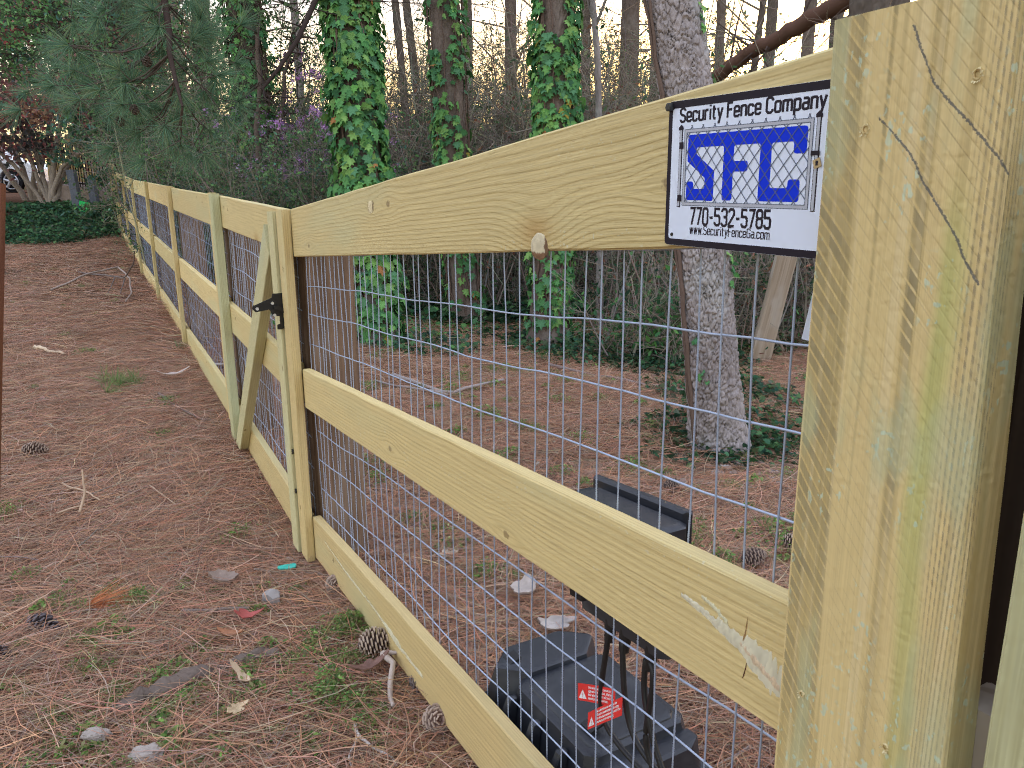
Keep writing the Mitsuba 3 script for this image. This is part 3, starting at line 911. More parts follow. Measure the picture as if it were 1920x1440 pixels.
def needle_patch(seed, n, radius, cols, length=(.09, .21), width=(.0005, .00105), weights=None, lift=.016):
    rng = np.random.default_rng(seed)
    mb = MB()
    r = radius * np.sqrt(rng.uniform(0, 1, n))
    a = rng.uniform(0, 2 * np.pi, n)
    c = np.stack([r * np.cos(a), r * np.sin(a)], -1)
    L = rng.uniform(*length, n)
    th = rng.normal(0, .75, n) + rng.choice([0, 0, 1.2], n)
    curve = rng.normal(0, .35, n)
    k = np.linspace(-.5, .5, 4)
    ang = th[:, None] + curve[:, None] * k * 2
    step = L[:, None] / 3
    dx = np.cumsum(np.cos(ang) * step, 1) - np.cos(th)[:, None] * L[:, None] * .5
    dy = np.cumsum(np.sin(ang) * step, 1) - np.sin(th)[:, None] * L[:, None] * .5
    base = np.abs(rng.normal(0, lift, n)) * .6
    tilt = rng.normal(0, .05, n)
    z = .002 + base[:, None] + np.abs(tilt[:, None] * L[:, None] * (k + .5) * rng.choice([1, 1, 1, 2.5], (n, 1))) - .25 * L[:, None] * 0.02
    P = np.stack([c[:, :1] + dx, c[:, 1:] + dy, z], -1)
    W = rng.uniform(*width, n)[:, None] * np.array([.8, 1, .9, .25])
    side = np.stack([-np.sin(th), np.cos(th), rng.normal(0, .5, n)], -1)
    ribbons(mb, P, W, jitter(rng, cols, n, .22, weights), unit(side))
    return mb


STRAW = [(0.471, 0.25, 0.147), (0.406, 0.199, 0.112), (0.283, 0.153, 0.098), (0.433, 0.296, 0.198), (0.188, 0.116, 0.081), (0.528, 0.398, 0.249), (0.339, 0.242, 0.18)]
STRAW_W = [.26, .22, .16, .12, .11, .05, .08]
for i in range(3):
    scene[f'g_needles_{i}'] = {'type': 'shapegroup', 's': needle_patch(50 + i, 4600, .62, STRAW, weights=STRAW_W).shape('m_litter')}
    scene[f'g_needles_far_{i}'] = {'type': 'shapegroup', 's': needle_patch(60 + i, 1500, .85, STRAW, (.12, .24), (.0011, .0018), STRAW_W, lift=.03).shape('m_litter')}
labels['pine_straw'] = {'label': 'fallen reddish brown pine needles covering the ground', 'category': 'pine needles', 'kind': 'stuff'}
rg = np.random.default_rng(77)


def in_view(x, y, m=.15):
    return y > .7 and abs(x) < (.70 + m) * y + .5


def st_of(x, y):
    return (x - P0[0]) * D[0] + (y - P0[1]) * D[1], (x - P0[0]) * NN[0] + (y - P0[1]) * NN[1]


n_ = 0
for y in np.arange(.9, 6.0, .46):
    for x in np.arange(-5, 4.5, .46):
        xx, yy = x + rg.uniform(-.2, .2), y + rg.uniform(-.2, .2)
        s, t = st_of(xx, yy)
        if not in_view(xx, yy) or (xx > 1.2 and yy < 2.2):
            continue
        if abs(t) < .05 and s < .2:
            continue
        if np.hypot((xx - .75) / .7, (yy - 2.0) / .8) < 1 and rg.uniform() < .45:
            continue
        if np.hypot((xx - .8) / .5, (yy - 2.95) / .55) < 1 and rg.uniform() < .8:
            continue
        n_ += 1
        scene[f'pine_straw__{n_:03d}'] = {'type': 'instance', 'g': {'type': 'ref', 'id': f'g_needles_{rg.integers(3)}'}, 'to_world': slope_matrix(xx, yy, rg.normal(0, .5) + rg.choice([0, math.pi]), rg.uniform(.9, 1.15))}
for y in np.arange(6.0, 13.5, .85):
    for x in np.arange(-11, 9, .85):
        xx, yy = x + rg.uniform(-.4, .4), y + rg.uniform(-.4, .4)
        s, t = st_of(xx, yy)
        if not in_view(xx, yy) or (t < 0 and s > 14.2):
            continue
        n_ += 1
        scene[f'pine_straw__{n_:03d}'] = {'type': 'instance', 'g': {'type': 'ref', 'id': f'g_needles_far_{rg.integers(3)}'}, 'to_world': slope_matrix(xx, yy, rg.normal(0, .6) + rg.choice([0, math.pi]), rg.uniform(.9, 1.2))}

# small dead leaves, bark flakes, twig bits scattered through the straw
labels['leaf_litter'] = {'label': 'scattered dead leaves, bark flakes and twig bits lying in the pine straw', 'category': 'leaf litter', 'kind': 'stuff'}


def bits(mb, rng, n, region, size, cols, amt=.25, lift=.02):
    X, Y = region(rng, n)
    v, f = leaf_simple()
    v = v * np.array([1.35, 1, 1.8])
    nrm = unit(np.stack([rng.normal(0, .35, n), rng.normal(0, .35, n), np.ones(n)], -1))
    rot = frames(nrm, unit(np.stack([rng.normal(size=n), rng.normal(size=n), np.zeros(n)], -1)))
    scatter(mb, v, f, np.stack([X, Y, gz(X, Y) + rng.uniform(.004, lift, n)], -1), rot, rng.uniform(*size, n), jitter(rng, cols, n, amt))


def wedge(y0, y1, sel, p=1.0):
    def region(rng, n):
        xs, ys = [], []
        while len(xs) < n:
            y = y0 + (y1 - y0) * rng.uniform() ** p
            x = rng.uniform(-.8 * y - .3, .8 * y + .3)
            if sel(*st_of(x, y), x, y):
                xs.append(x)
                ys.append(y)
        return np.array(xs), np.array(ys)
    return region


rl = np.random.default_rng(12)
mb = MB()
DEAD = [(.32, .21, .14), (.22, .14, .1), (.42, .33, .26), (.35, .17, .1), (.2, .16, .14)]
bits(mb, rl, 260, wedge(1.0, 3.2, lambda s, t, x, y: abs(t) > .06), (.012, .034), DEAD)
bits(mb, rl, 900, wedge(2.8, 12, lambda s, t, x, y: t > .1 or s < 13.5), (.02, .06), DEAD)
bits(mb, rl, 350, wedge(1.6, 4.5, lambda s, t, x, y: t > .2), (.01, .03), [(.42, .33, .27), (.5, .42, .36), (.3, .22, .17)])
m = 420
X, Y = wedge(1.0, 9, lambda s, t, x, y: abs(t) > .08, 1.5)(rl, m)
th, L = rl.uniform(0, 6.28, m), rl.uniform(.03, .16, m)
k = np.linspace(-.5, .5, 3)
P = np.stack([X[:, None] + np.cos(th)[:, None] * L[:, None] * k, Y[:, None] + np.sin(th)[:, None] * L[:, None] * k + rl.normal(0, .004, (m, 3)), np.zeros((m, 3))], -1)
P[..., 2] = gz(P[..., 0], P[..., 1]) + .012 + rl.uniform(0, .01, (m, 1))
prisms(mb, P, rl.uniform(.001, .0032, m)[:, None] * np.array([1, .9, .6]), jitter(rl, [(.2, .15, .12), (.3, .24, .2), (.14, .1, .08)], m, .2), 5)
mb.put('leaf_litter', 'm_litter')


# pale stones on the bare patch behind the wire
labels['gravel'] = {'label': 'small pale stones on the bare reddish soil behind the wire', 'category': 'stones', 'kind': 'stuff'}
mb = MB()
ico = trimesh.creation.icosphere(subdivisions=1)
n = 420
X, Y = .85 + rl.normal(0, .33, n), 2.9 + rl.normal(0, .5, n)
sz = rl.uniform(.004, .016, n) * rl.choice([1, 1, 1, 1.7], n)
for i in range(n):
    v = ico.vertices * sz[i] * np.array([rl.uniform(.8, 1.4), rl.uniform(.7, 1.2), rl.uniform(.4, .7)]) * (1 + rl.normal(0, .12, (len(ico.vertices), 1)))
    mb.add(v + [X[i], Y[i], float(gz0(X[i], Y[i])) + .012], ico.faces, np.array([(.5, .44, .4), (.42, .34, .3), (.56, .53, .52), (.4, .26, .2)][rl.integers(4)]) * rl.uniform(.8, 1.1))
mb.put('gravel', 'm_litter')


# ------------------------------------------------------------------ low green plants
def weed_patch(seed, n, radius, size, cols, height=.03):
    rng = np.random.default_rng(seed)
    mb = MB()
    v, f = leaf_simple()
    r = radius * rng.uniform(0, 1, n) ** .8
    a = rng.uniform(0, 6.28, n)
    h = height * (1 - (r / radius) ** 2) * rng.uniform(.2, 1, n) + .006
    nrm = unit(np.stack([rng.normal(0, .5, n), rng.normal(0, .5, n) - .25, np.ones(n)], -1))
    rot = frames(nrm, unit(np.stack([rng.normal(size=n), rng.normal(size=n), np.zeros(n)], -1)))
    scatter(mb, v, f, np.stack([r * np.cos(a), r * np.sin(a), h], -1), rot, rng.uniform(*size, n), jitter(rng, cols, n, .25))
    m = n // 3
    a2, r2 = rng.uniform(0, 6.28, m), radius * .9 * rng.uniform(0, 1, m)
    p0 = np.stack([r2 * np.cos(a2), r2 * np.sin(a2), np.full(m, .0)], -1)
    p1 = p0 + np.stack([rng.normal(0, .012, m), rng.normal(0, .012, m), height * rng.uniform(.4, 1.1, m)], -1)
    ribbons(mb, np.stack([p0, (p0 + p1) / 2 + rng.normal(0, .003, (m, 3)), p1], 1), np.full((m, 3), .0012) * np.array([1, 1, .3]), jitter(rng, cols, m, .2), unit(rng.normal(size=(m, 3)) * np.array([1, 1, .1])))
    return mb


WEED = [(0.136, 0.245, 0.068), (0.187, 0.324, 0.085), (0.111, 0.187, 0.068), (0.23, 0.302, 0.102), (0.306, 0.302, 0.145)]
for i, (n, rad, sz, h) in enumerate([(60, .07, (.009, .018), .03), (110, .1, (.007, .014), .035), (35, .05, (.012, .026), .03)]):
    scene[f'g_weed_{i}'] = {'type': 'shapegroup', 's': weed_patch(80 + i, n, rad, sz, WEED, h).shape('m_leaf')}
labels['low_weeds'] = {'label': 'small bright green weeds and moss growing through the pine straw', 'category': 'weeds', 'kind': 'stuff'}
rwd = np.random.default_rng(31)
nw = 0


def weed(x, y, sc=1.0, kind=None):
    global nw
    nw += 1
    scene[f'low_weeds__{nw:03d}'] = {'type': 'instance', 'g': {'type': 'ref', 'id': f'g_weed_{rwd.integers(3) if kind is None else kind}'}, 'to_world': slope_matrix(x, y, rwd.uniform(0, 6.28), sc, .02 * min(1, sc * 1.3))}


cl = np.array([(-.92, 1.46), (-.86, 1.50), (-.78, 1.36), (-.84, 1.30), (-.72, 1.26), (-.66, 1.24), (-.55, 1.23), (-1.02, 1.6), (-1.1, 1.75), (-.63, 1.47), (-.55, 1.55), (-.5, 1.62),
               (-.45, 1.74), (-.42, 1.66), (-.38, 1.6), (-.35, 1.42), (-.29, 1.38), (-.33, 1.33), (-.41, 1.28), (-1.18, 1.95), (-1.05, 1.98), (-.5, 1.4), (-.7, 1.42), (-.95, 1.36)])
for x, y in cl:
    for _ in range(rwd.integers(3, 6)):
        weed(x + rwd.normal(0, .06), y + rwd.normal(0, .05), rwd.uniform(.4, .85))
for _ in range(170):
    y = rwd.uniform(1.05, 2.1)
    x = rwd.uniform(-.75 * y - .1, .25)
    s, t = st_of(x, y)
    if t < -.05:
        weed(x, y, rwd.uniform(.25, .7))
for _ in range(60):
    y = rwd.uniform(2.2, 9)
    x = rwd.uniform(-.75 * y, -.2 * y)
    if st_of(x, y)[1] < -.1:
        weed(x, y, rwd.uniform(.4, 1.1))
for _ in range(300):  # seedlings behind the fence
    y = 2.0 + 5.5 * rwd.uniform() ** 1.2
    x = rwd.uniform(-.3 * y, .6 * y)
    if st_of(x, y)[1] > .25:
        weed(x, y, rwd.uniform(.5, 1.2))

# ------------------------------------------------------------------ ivy on the ground
def ivy_patch(seed, n, radius, size, cols, height, stems=12):
    rng = np.random.default_rng(seed)
    mb = MB()
    v, f = leaf_ivy()
    r = radius * np.sqrt(rng.uniform(0, 1, n))
    a = rng.uniform(0, 6.28, n)
    x, y = r * np.cos(a), r * np.sin(a)
    h = height * (.25 + .9 * meshkit.fbm(np.stack([x * 4, y * 4, x * 0 + seed], -1), 3)) * rng.uniform(.35, 1, n)
    nrm = unit(np.stack([rng.normal(0, .55, n), rng.normal(0, .55, n) - .45, np.ones(n)], -1))
    rot = frames(nrm, unit(np.stack([rng.normal(size=n), rng.normal(size=n) + .4, np.zeros(n)], -1)))
    scatter(mb, v, f, np.stack([x, y, h], -1), rot, rng.uniform(*size, n), jitter(rng, cols, n, .25))
    return mb


IVY = [(.075, .2, .075), (.1, .26, .085), (.06, .15, .06), (.13, .3, .085), (.07, .19, .085)]
IVYD = [(.05, .11, .06), (.065, .15, .07), (.04, .09, .055), (.085, .17, .07), (.08, .095, .055)]
for i in range(2):
    scene[f'g_ivy_{i}'] = {'type': 'shapegroup', 's': ivy_patch(90 + i, 420, .6, (.035, .07), IVYD, .16).shape('m_ivy')}
    scene[f'g_ivythin_{i}'] = {'type': 'shapegroup', 's': ivy_patch(94 + i, 120, .55, (.025, .055), IVY, .06).shape('m_ivy')}
labels['ground_ivy'] = {'label': 'dark green ivy covering the bank and the woodland floor', 'category': 'ivy', 'kind': 'stuff'}
ni = 0


def ivy_at(x, y, thin=False, sc=1.0):
    global ni
    ni += 1
    scene[f'ground_ivy__{ni:03d}'] = {'type': 'instance', 'g': {'type': 'ref', 'id': f"g_ivy{'thin' if thin else ''}_{rg.integers(2)}"}, 'to_world': slope_matrix(x, y, rg.uniform(0, 6.28), sc, 0)}


for _ in range(120):   # the bank at the far end, left of the fence
    s, t = rg.uniform(13.2, 17.0), rg.uniform(-4.5, .2)
    p = FV(s, t, 0)
    if s < 13.9 and rg.uniform() < .5:
        continue
    ivy_at(p[0], p[1], False, rg.uniform(.8, 1.2))
for _ in range(190):   # woodland floor
    y = rg.uniform(6.2, 15)
    x = rg.uniform(-.32 * y, .5 * y)
    if st_of(x, y)[1] < .4:
        continue
    ivy_at(x, y, y < 7.2, rg.uniform(.8, 1.4))
for x, y, r, k in [(-.95, 5.45, .35, 10), (.33, 6.0, .35, 8), (-.4, 7.0, .4, 8), (1.0, 5.05, .22, 7), (1.2, 5.3, .3, 6), (1.05, 3.55, .22, 4), (1.45, 4.1, .35, 6), (1.6, 4.7, .3, 5), (1.9, 5.4, .35, 5), (.1, 5.2, .5, 4)]:
    for _ in range(k):
        ivy_at(x + rg.normal(0, r * .6), y + rg.normal(0, r * .6), rg.uniform() < .5, rg.uniform(.45, .75))


# ------------------------------------------------------------------ single things lying about
def gp(x, y, dz=0.0):
    return np.array([x, y, float(gz(x, y)) + dz])


def cone(x, y, L, R, axis, seed, label, tone=(.2, .13, .1), lift=None, tip=(.36, .27, .21)):
    rng = np.random.default_rng(seed)
    mb = MB()
    n = 74
    i = np.arange(n)
    k = (i + .5) / n
    az = i * 2.39996
    prof = np.sin(np.pi * np.clip(.1 + .86 * k, 0, 1)) ** .75
    zc = (k - .5) * L * .82
    ax = unit(np.asarray(axis, float))
    e1 = unit(np.cross(ax, [0, .1, 1.0]))
    e2 = np.cross(ax, e1)
    c0 = gp(x, y, (R * .8 if lift is None else lift) + .018)
    core = np.array([c0 + ax * z for z in (-.45 * L, -.2 * L, .2 * L, .45 * L)])
    tube(mb, core, [R * .2, R * .5, R * .45, R * .12], np.array(tone) * .5, 7)
    for j in range(n):
        out = e1 * math.cos(az[j]) + e2 * math.sin(az[j])
        sd = -e1 * math.sin(az[j]) + e2 * math.cos(az[j])
        up = unit(ax * (.35 + .7 * k[j]) + out)
        r0, r1 = R * .3 * prof[j], R * (prof[j] * rng.uniform(.9, 1.06))
        b = c0 + ax * zc[j] + out * r0
        tipv = c0 + ax * (zc[j] + L * .09 * k[j]) + out * r1
        w = R * .34 * (.5 + .5 * prof[j])
        th = R * .1
        nrm = unit(np.cross(sd, up))
        ring = []
        for q, ww, tt in ((b, .5, .5), (b + (tipv - b) * .7, 1.0, .7), (tipv, .75, 1.3)):
            ring += [q - sd * w * ww - nrm * th * tt * .5, q + sd * w * ww - nrm * th * tt * .5, q + sd * w * ww * .8 + nrm * th * tt * .5, q - sd * w * ww * .8 + nrm * th * tt * .5]
        f = []
        for a in (0, 4):
            f += [[a, a + 1, a + 5, a + 4], [a + 1, a + 2, a + 6, a + 5], [a + 2, a + 3, a + 7, a + 6], [a + 3, a, a + 4, a + 7]]
        f.append([8, 9, 10, 11])
        col = np.repeat([np.array(tone) * .6, np.array(tone), np.array(tip) * rng.uniform(.8, 1.2)], 4, axis=0)
        mb.add(np.array(ring), np.array(f), col)
    key = thing('pine_cone', label, 'pine cone')
    mb.put(key, 'm_litter')


cone(-2.05, 3.06, .115, .034, (1, .1, -.05), 1, 'brown pine cone lying alone on the straw at the left picture edge')
cone(-.51, 1.97, .062, .032, (.2, -.9, .6), 2, 'grey-brown pine cone standing against the bottom board by the gate post')
cone(-.33, 1.585, .088, .034, (1, .3, .1), 3, 'large open pine cone with pale scale tips beside the white twig under the fence', tip=(.5, .4, .3))
cone(-.155, 1.31, .055, .029, (.3, -.8, .6), 4, 'small round brown pine cone at the lower edge of the bottom board', tone=(.17, .1, .08))
cone(-.20, 1.45, .085, .028, (.7, -.7, .05), 5, 'dark long pine cone half under the bottom board below the white twig', tone=(.09, .07, .065), tip=(.16, .13, .12), lift=.015)
cone(-1.28, 1.83, .14, .03, (.9, -.45, .05), 6, 'long dark weathered pine cone among weeds at lower left', tone=(.07, .06, .062), tip=(.14, .12, .125), lift=-.004)
cone(-1.30, 1.68, .1, .03, (.9, -.3, .05), 7, 'dark blackened pine cone cut by the left picture edge', tone=(.06, .05, .05), tip=(.12, .1, .1), lift=-.004)
cone(.71, 2.04, .085, .03, (.9, .3, .1), 8, 'pine cone behind the wire just right of the black control box', tone=(.13, .09, .08))
cone(.86, 2.12, .08, .03, (.8, -.5, .1), 9, 'pine cone behind the wire close to the near post', tone=(.13, .09, .08))
cone(1.12, 2.55, .075, .028, (.4, .8, .1), 10, 'small pine cone behind the wire on the stony patch by the near post', tone=(.12, .09, .085))
cone(.62, 2.75, .075, .028, (.9, .4, .1), 11, 'dark pine cone behind the wire above the black control box', tone=(.1, .075, .07))


def sticks(name, label, paths, col, cat='stick', sides=7, mat='m_litter'):
    key = thing(name, label, cat)
    mb = MB()
    for pts, r in paths:
        pts = np.asarray(pts, float)
        t_ = np.linspace(0, 1, len(pts))
        k = np.linspace(0, 1, max(6, len(pts) * 4))
        q = np.stack([np.interp(k, t_, pts[:, j]) for j in range(pts.shape[1])], -1)
        if pts.shape[1] == 2:
            q = np.column_stack([q, gz(q[:, 0], q[:, 1]) + r * 1.0 + .022])
        else:
            q[:, 2] += gz(q[:, 0], q[:, 1]) + r + .012
        q = q + (meshkit.noise(q * 30, 4)[:, None] - .5) * r * 1.2
        kfine = np.linspace(0, 1, len(q) * (4 if sides > 20 else 1))
        q = np.stack([np.interp(kfine, np.linspace(0, 1, len(q)), q[:, j]) for j in range(3)], -1)
        tube(mb, q, np.linspace(r, r * .55, len(q)) * (.85 + .3 * meshkit.noise(q * 60, 2)), col, sides)
    c = np.vstack(mb.c) * (.75 + .5 * meshkit.fbm(np.vstack(mb.v) * 60, 2)[:, None])
    mb.c = [c]
    if sides > 20:  # gnarled surface
        vv = np.vstack(mb.v)
        mb.v = [vv + (meshkit.fbm(vv * 55, 3, seed=3)[:, None] - .5) * .016 * np.stack([meshkit.noise(vv * 40, 1), meshkit.noise(vv * 40, 2), meshkit.noise(vv * 40, 3) + .6], -1)]
    mb.put(key, mat, True)
    return key


sticks('twig', 'thick crooked pale twig leaning against the bottom board beside the large pine cone', [([(-.305, 1.53, .02), (-.275, 1.49, .025), (-.27, 1.44, .02), (-.255, 1.37, .01)], .0085), ([(-.30, 1.535, .02), (-.265, 1.535, .03)], .007)], (.46, .38, .32))
sticks('twig', 'forked bone-white twig among needles at the bottom centre', [([(-.325, 1.325), (-.305, 1.275), (-.27, 1.245), (-.235, 1.225), (-.222, 1.20)], .0035), ([(-.31, 1.285), (-.318, 1.23), (-.30, 1.195)], .003)], (.58, .52, .46))
sticks('twig', 'thin pale branched twig standing from the straw at left', [([(-1.76, 2.76), (-1.6, 2.66, ), (-1.53, 2.6)], .004), ([(-1.56, 2.52, .0), (-1.56, 2.56, .05), (-1.575, 2.6, .13)], .005), ([(-1.63, 2.5), (-1.56, 2.56)], .004)], (.5, .36, .24))
sticks('twig', 'thin straight tan stalk lying on the straw in front of the gate', [([(-1.42, 2.76), (-1.25, 2.6)], .003)], (.5, .37, .25))
sticks('fallen_branch', 'arching pale bare branch lying beside the far fence', [([(-4.33, 7.05, .02), (-4.25, 7.5, .12), (-4.1, 7.9, .16), (-3.7, 7.3, .12), (-3.42, 6.75, .05), (-3.36, 6.5, .01)], .011)], (.32, .25, .21))
sticks('fallen_branch', 'dark forked branch leaning on the far fence boards', [([(-4.9, 8.5, .02), (-4.2, 7.9, .06), (-3.75, 7.3, .12), (-3.45, 6.9, .3), (-3.4, 6.85, .42)], .009), ([(-3.75, 7.3, .12), (-3.5, 6.7, .05)], .006), ([(-3.95, 7.5, .1), (-3.7, 6.85, .02)], .006)], (.14, .11, .1))
sticks('fallen_branch', 'brown stick lying flat in front of the gate', [([(-1.9, 3.9), (-1.55, 3.55), (-1.35, 3.5)], .008)], (.16, .11, .09))
sticks('fallen_branch', 'short brown stick lying among weeds at lower left centre', [([(-.91, 1.86), (-.72, 1.84)], .007)], (.22, .17, .14))
sticks('fallen_branch', 'grey branch lying behind the wire left of the middle board', [([(-.72, 4.4), (-.35, 4.0, ), (-.05, 4.35)], .012), ([(-.35, 4.0), (-.8, 4.25)], .01)], (.34, .29, .27))
sticks('fallen_branch', 'long thin branch lying behind the wire left of the grey trunk', [([(.25, 4.9), (.7, 4.5), (1.0, 4.2), (1.25, 4.1)], .012)], (.26, .2, .18))
sticks('surface_root', 'gnarled grey root rising from the straw at the bottom left', [([(-.88, 1.40, -.045), (-.80, 1.46, -.012), (-.73, 1.53, .002), (-.68, 1.57, -.028), (-.60, 1.615, -.014), (-.50, 1.62, -.045)], .027)], (.21, .16, .135), cat='root', sides=22, mat='m_bark_pine')
sticks('twig', 'twigs piled round the teal scrap by the gate post', [([(-.76, 2.16), (-.68, 2.1), (-.55, 2.06)], .006), ([(-.8, 2.12), (-.66, 2.09)], .005), ([(-.72, 2.2), (-.6, 2.13)], .005)], (.25, .18, .14))
sticks('wood_chip', 'long pale split wood chip lying on the straw at the far left', [([(-3.12, 4.82), (-2.98, 4.74), (-2.84, 4.68)], .016)], (.58, .45, .3), cat='wood chip', sides=4)


def flake(name, label, cat, x, y, size, col, seed, curl=.3, th=.004, asp=.65, rot=0.0, lift=.014, tilt=(0, 0), mat='m_litter'):
    """a curled dry leaf or flake of bark with thickness"""
    rng = np.random.default_rng(seed)
    key = thing(name, label, cat)
    n, m = 26, 5
    a = np.arange(n) * 2 * np.pi / n
    rad = 1 + (.7 if 'leaf' in name else .38) * (meshkit.fbm(np.stack([np.cos(a) * 2.2 + seed, np.sin(a) * 2.2, a * 0], -1), 4) - .5) * 2 + (.45 * np.abs(np.cos(a)) ** 9 if 'leaf' in name else 0)
    V = []
    for j in range(m + 1):
        k = j / m
        px, py = np.cos(a) * rad * k, np.sin(a) * rad * k * asp
        pz = curl * (px ** 2 * .5 + py ** 2 * .8) + .12 * (meshkit.fbm(np.stack([px * 3, py * 3, px * 0 + seed], -1), 2) - .5)
        V.append(np.stack([px, py, pz], -1))
    V = np.array(V) * size * .5
    top, bot = V.reshape(-1, 3), V.reshape(-1, 3) - np.array([0, 0, th])
    idx = np.arange((m + 1) * n).reshape(m + 1, n)
    f = np.stack([idx[:-1], idx[1:], np.roll(idx[1:], -1, 1), np.roll(idx[:-1], -1, 1)], -1).reshape(-1, 4)
    o = len(top)
    e = np.stack([idx[-1], idx[-1] + o, np.roll(idx[-1], -1) + o, np.roll(idx[-1], -1)], -1)
    pts = np.vstack([top, bot])
    c, s = math.cos(rot), math.sin(rot)
    R = np.array([[c, -s, 0], [s, c, 0], [0, 0, 1]]) @ np.array([[1, 0, 0], [0, math.cos(tilt[0]), -math.sin(tilt[0])], [0, math.sin(tilt[0]), math.cos(tilt[0])]]) @ np.array([[math.cos(tilt[1]), 0, math.sin(tilt[1])], [0, 1, 0], [-math.sin(tilt[1]), 0, math.cos(tilt[1])]])
    pts = pts @ R.T + gp(x, y, lift + .018)
    mb = MB().add(pts, np.vstack([f, f[:, ::-1] + o, e]), np.asarray(col)[None] * (.7 + .6 * meshkit.fbm(pts * 70, 3)[:, None]))
    mb.put(key, mat)
    return key


flake('bark_piece', 'thick curled piece of brown bark on the straw left of the gate post foot', 'bark', -.86, 2.03, .085, (.27, .2, .16), 3, .5, .012, .55, .2, .03, (.3, .1))
flake('bark_piece', 'whitish flake of bark behind the wire under the middle board', 'bark', .03, 1.88,   .08, (.45, .39, .34), 4, .6, .008, .7, .5, .03, (.3, -.2))
flake('bark_piece', 'pale grey curl of bark behind the wire above the black battery box', 'bark', .10, 1.67, .10, (.42, .38, .35), 5, .7, .006, .35, .3, .03, (.5, .2))
flake('dry_leaf', 'pale round leaf behind the wire left of the whitish bark flake', 'leaf', -.21, 2.18, .045, (.55, .45, .34), 6, .3, .003, .8, .2, .02)
flake('dry_leaf', 'red curled leaf on the straw in front of the bottom board', 'leaf', -.70, 1.775, .05, (.40, .1, .085), 7, .9, .003, .55, .3, .03, (.4, .2))
flake('dry_leaf', 'orange-brown folded leaf just below the red curled leaf', 'leaf', -.72, 1.70, .055, (.36, .16, .08), 8, .8, .003, .45, -.1, .026, (.3, .1))
flake('dry_leaf', 'pale tan leaf standing in the straw near the bottom left centre', 'leaf', -.585, 1.37, .034, (.62, .48, .3), 9, .5, .003, .7, 1.0, .028, (.7, .2))
flake('dry_leaf', 'long tan curled leaf right of the gnarled root', 'leaf', -.615, 1.50, .05, (.52, .39, .26), 10, .9, .003, .4, -.7, .022, (.3, .3))
flake('dry_leaf', 'brown leaf lying under the bottom board left of the dark long cone', 'leaf', -.33, 1.50, .06, (.2, .11, .085), 11, .6, .003, .6, .6, .022)
flake('dry_leaf', 'pale leaf on the straw by the far fence boards', 'leaf', -1.95, 4.2, .12, (.46, .37, .32), 12, .5, .004, .5, .5, .03)
flake('dry_leaf', 'whitish leaf on the straw beyond the grass tuft', 'leaf', -1.78, 4.45, .08, (.5, .43, .38), 13, .5, .004, .6, .1, .03)
flake('plastic_scrap', 'bright teal plastic scrap on twigs at the foot of the gate post', 'plastic scrap', -.69, 2.095, .062, (.06, .52, .42), 14, .3, .005, .3, .25, .03, (.5, 0))
flake('fungus', 'round grey bumpy lump on the straw in front of the bottom board', 'fungus', -.675, 1.90, .045, (.35, .32, .3), 15, -.9, .02, .9, 0, .04)
for args in [(-.845, 1.31, .024, 'pale broken stone beside bright weeds at the lower left'), (-.712, 1.245, .028, 'pale grey split stone at the bottom picture edge left of centre')]:
    key = thing('stone', args[3], 'stone')
    m_ = trimesh.creation.icosphere(subdivisions=3)
    v = np.array(m_.vertices)
    v = v * np.array([1.2, .7, .5]) * args[2] * (1 + .5 * (meshkit.fbm(v * 2.5 + args[1] * 5, 3)[:, None] - .5)) * (1 + .9 * (np.round(meshkit.fbm(v * 1.5 + args[0] * 9, 3) * 6) / 6 - .5)[:, None])
    scene[key] = mikit.ply((v + gp(args[0], args[1], .034), m_.faces), 'm_litter', smooth=False, color=np.tile((.36, .31, .27), (len(v), 1)) * (.7 + .6 * meshkit.fbm(v * 60, 2)[:, None]))


def needle_tuft(mb, c, axis, n, L, cols, rng, spread=.7, w=.0007):
    ax = unit(np.asarray(axis, float))
    dirs = unit(ax + rng.normal(0, spread, (n, 3)))
    k = np.linspace(0, 1, 4)
    ll = L * rng.uniform(.7, 1.1, n)
    P = np.asarray(c) + dirs[:, None] * (k[None, :, None] * ll[:, None, None]) + np.array([0, 0, -1.0]) * (k ** 2 * .12)[None, :, None] * ll[:, None, None]
    side = unit(np.cross(dirs, rng.normal(size=(n, 3))))
    ribbons(mb, P, np.full((n, 4), w) * np.array([1, 1, .8, .2]), jitter(rng, cols, n, .2), side)


rt = np.random.default_rng(5)
key = thing('fallen_needle_tuft', 'bright orange tuft of fresh fallen pine needles at lower left', 'pine needles')
mb = MB()
needle_tuft(mb, gp(-1.22, 1.92, .012), (.8, .25, .25), 90, .15, [(.62, .24, .09), (.55, .2, .08)], rt, .25, .0008)
mb.put(key, 'm_litter')
key = thing('grass_tuft', 'tuft of green grass in the straw left of the gate', 'grass')
mb = MB()
for _ in range(9):
    needle_tuft(mb, gp(-2.19 + rt.normal(0, .07), 4.08 + rt.normal(0, .05), .005), (rt.normal(0, .6), rt.normal(0, .5), .6), 26, .14, [(.16, .26, .09), (.22, .33, .13), (.3, .33, .15)], rt, .5, .0014)
mb.put(key, 'm_leaf')
key = thing('grass_tuft', 'small grass seedling by the far fence beyond the tuft of grass', 'grass')
mb = MB()
needle_tuft(mb, gp(-2.24, 4.95, .005), (0, 0, .6), 40, .09, [(.1, .24, .1), (.12, .3, .12)], rt, .8, .002)
mb.put(key, 'm_leaf')

# ------------------------------------------------------------------ black equipment behind the near panel
import manifold3d as m3


def hull(pts):
    m = m3.Manifold.hull_points(np.asarray(pts, float)).to_mesh()
    return np.array(m.vert_properties[:, :3]), np.array(m.tri_verts)


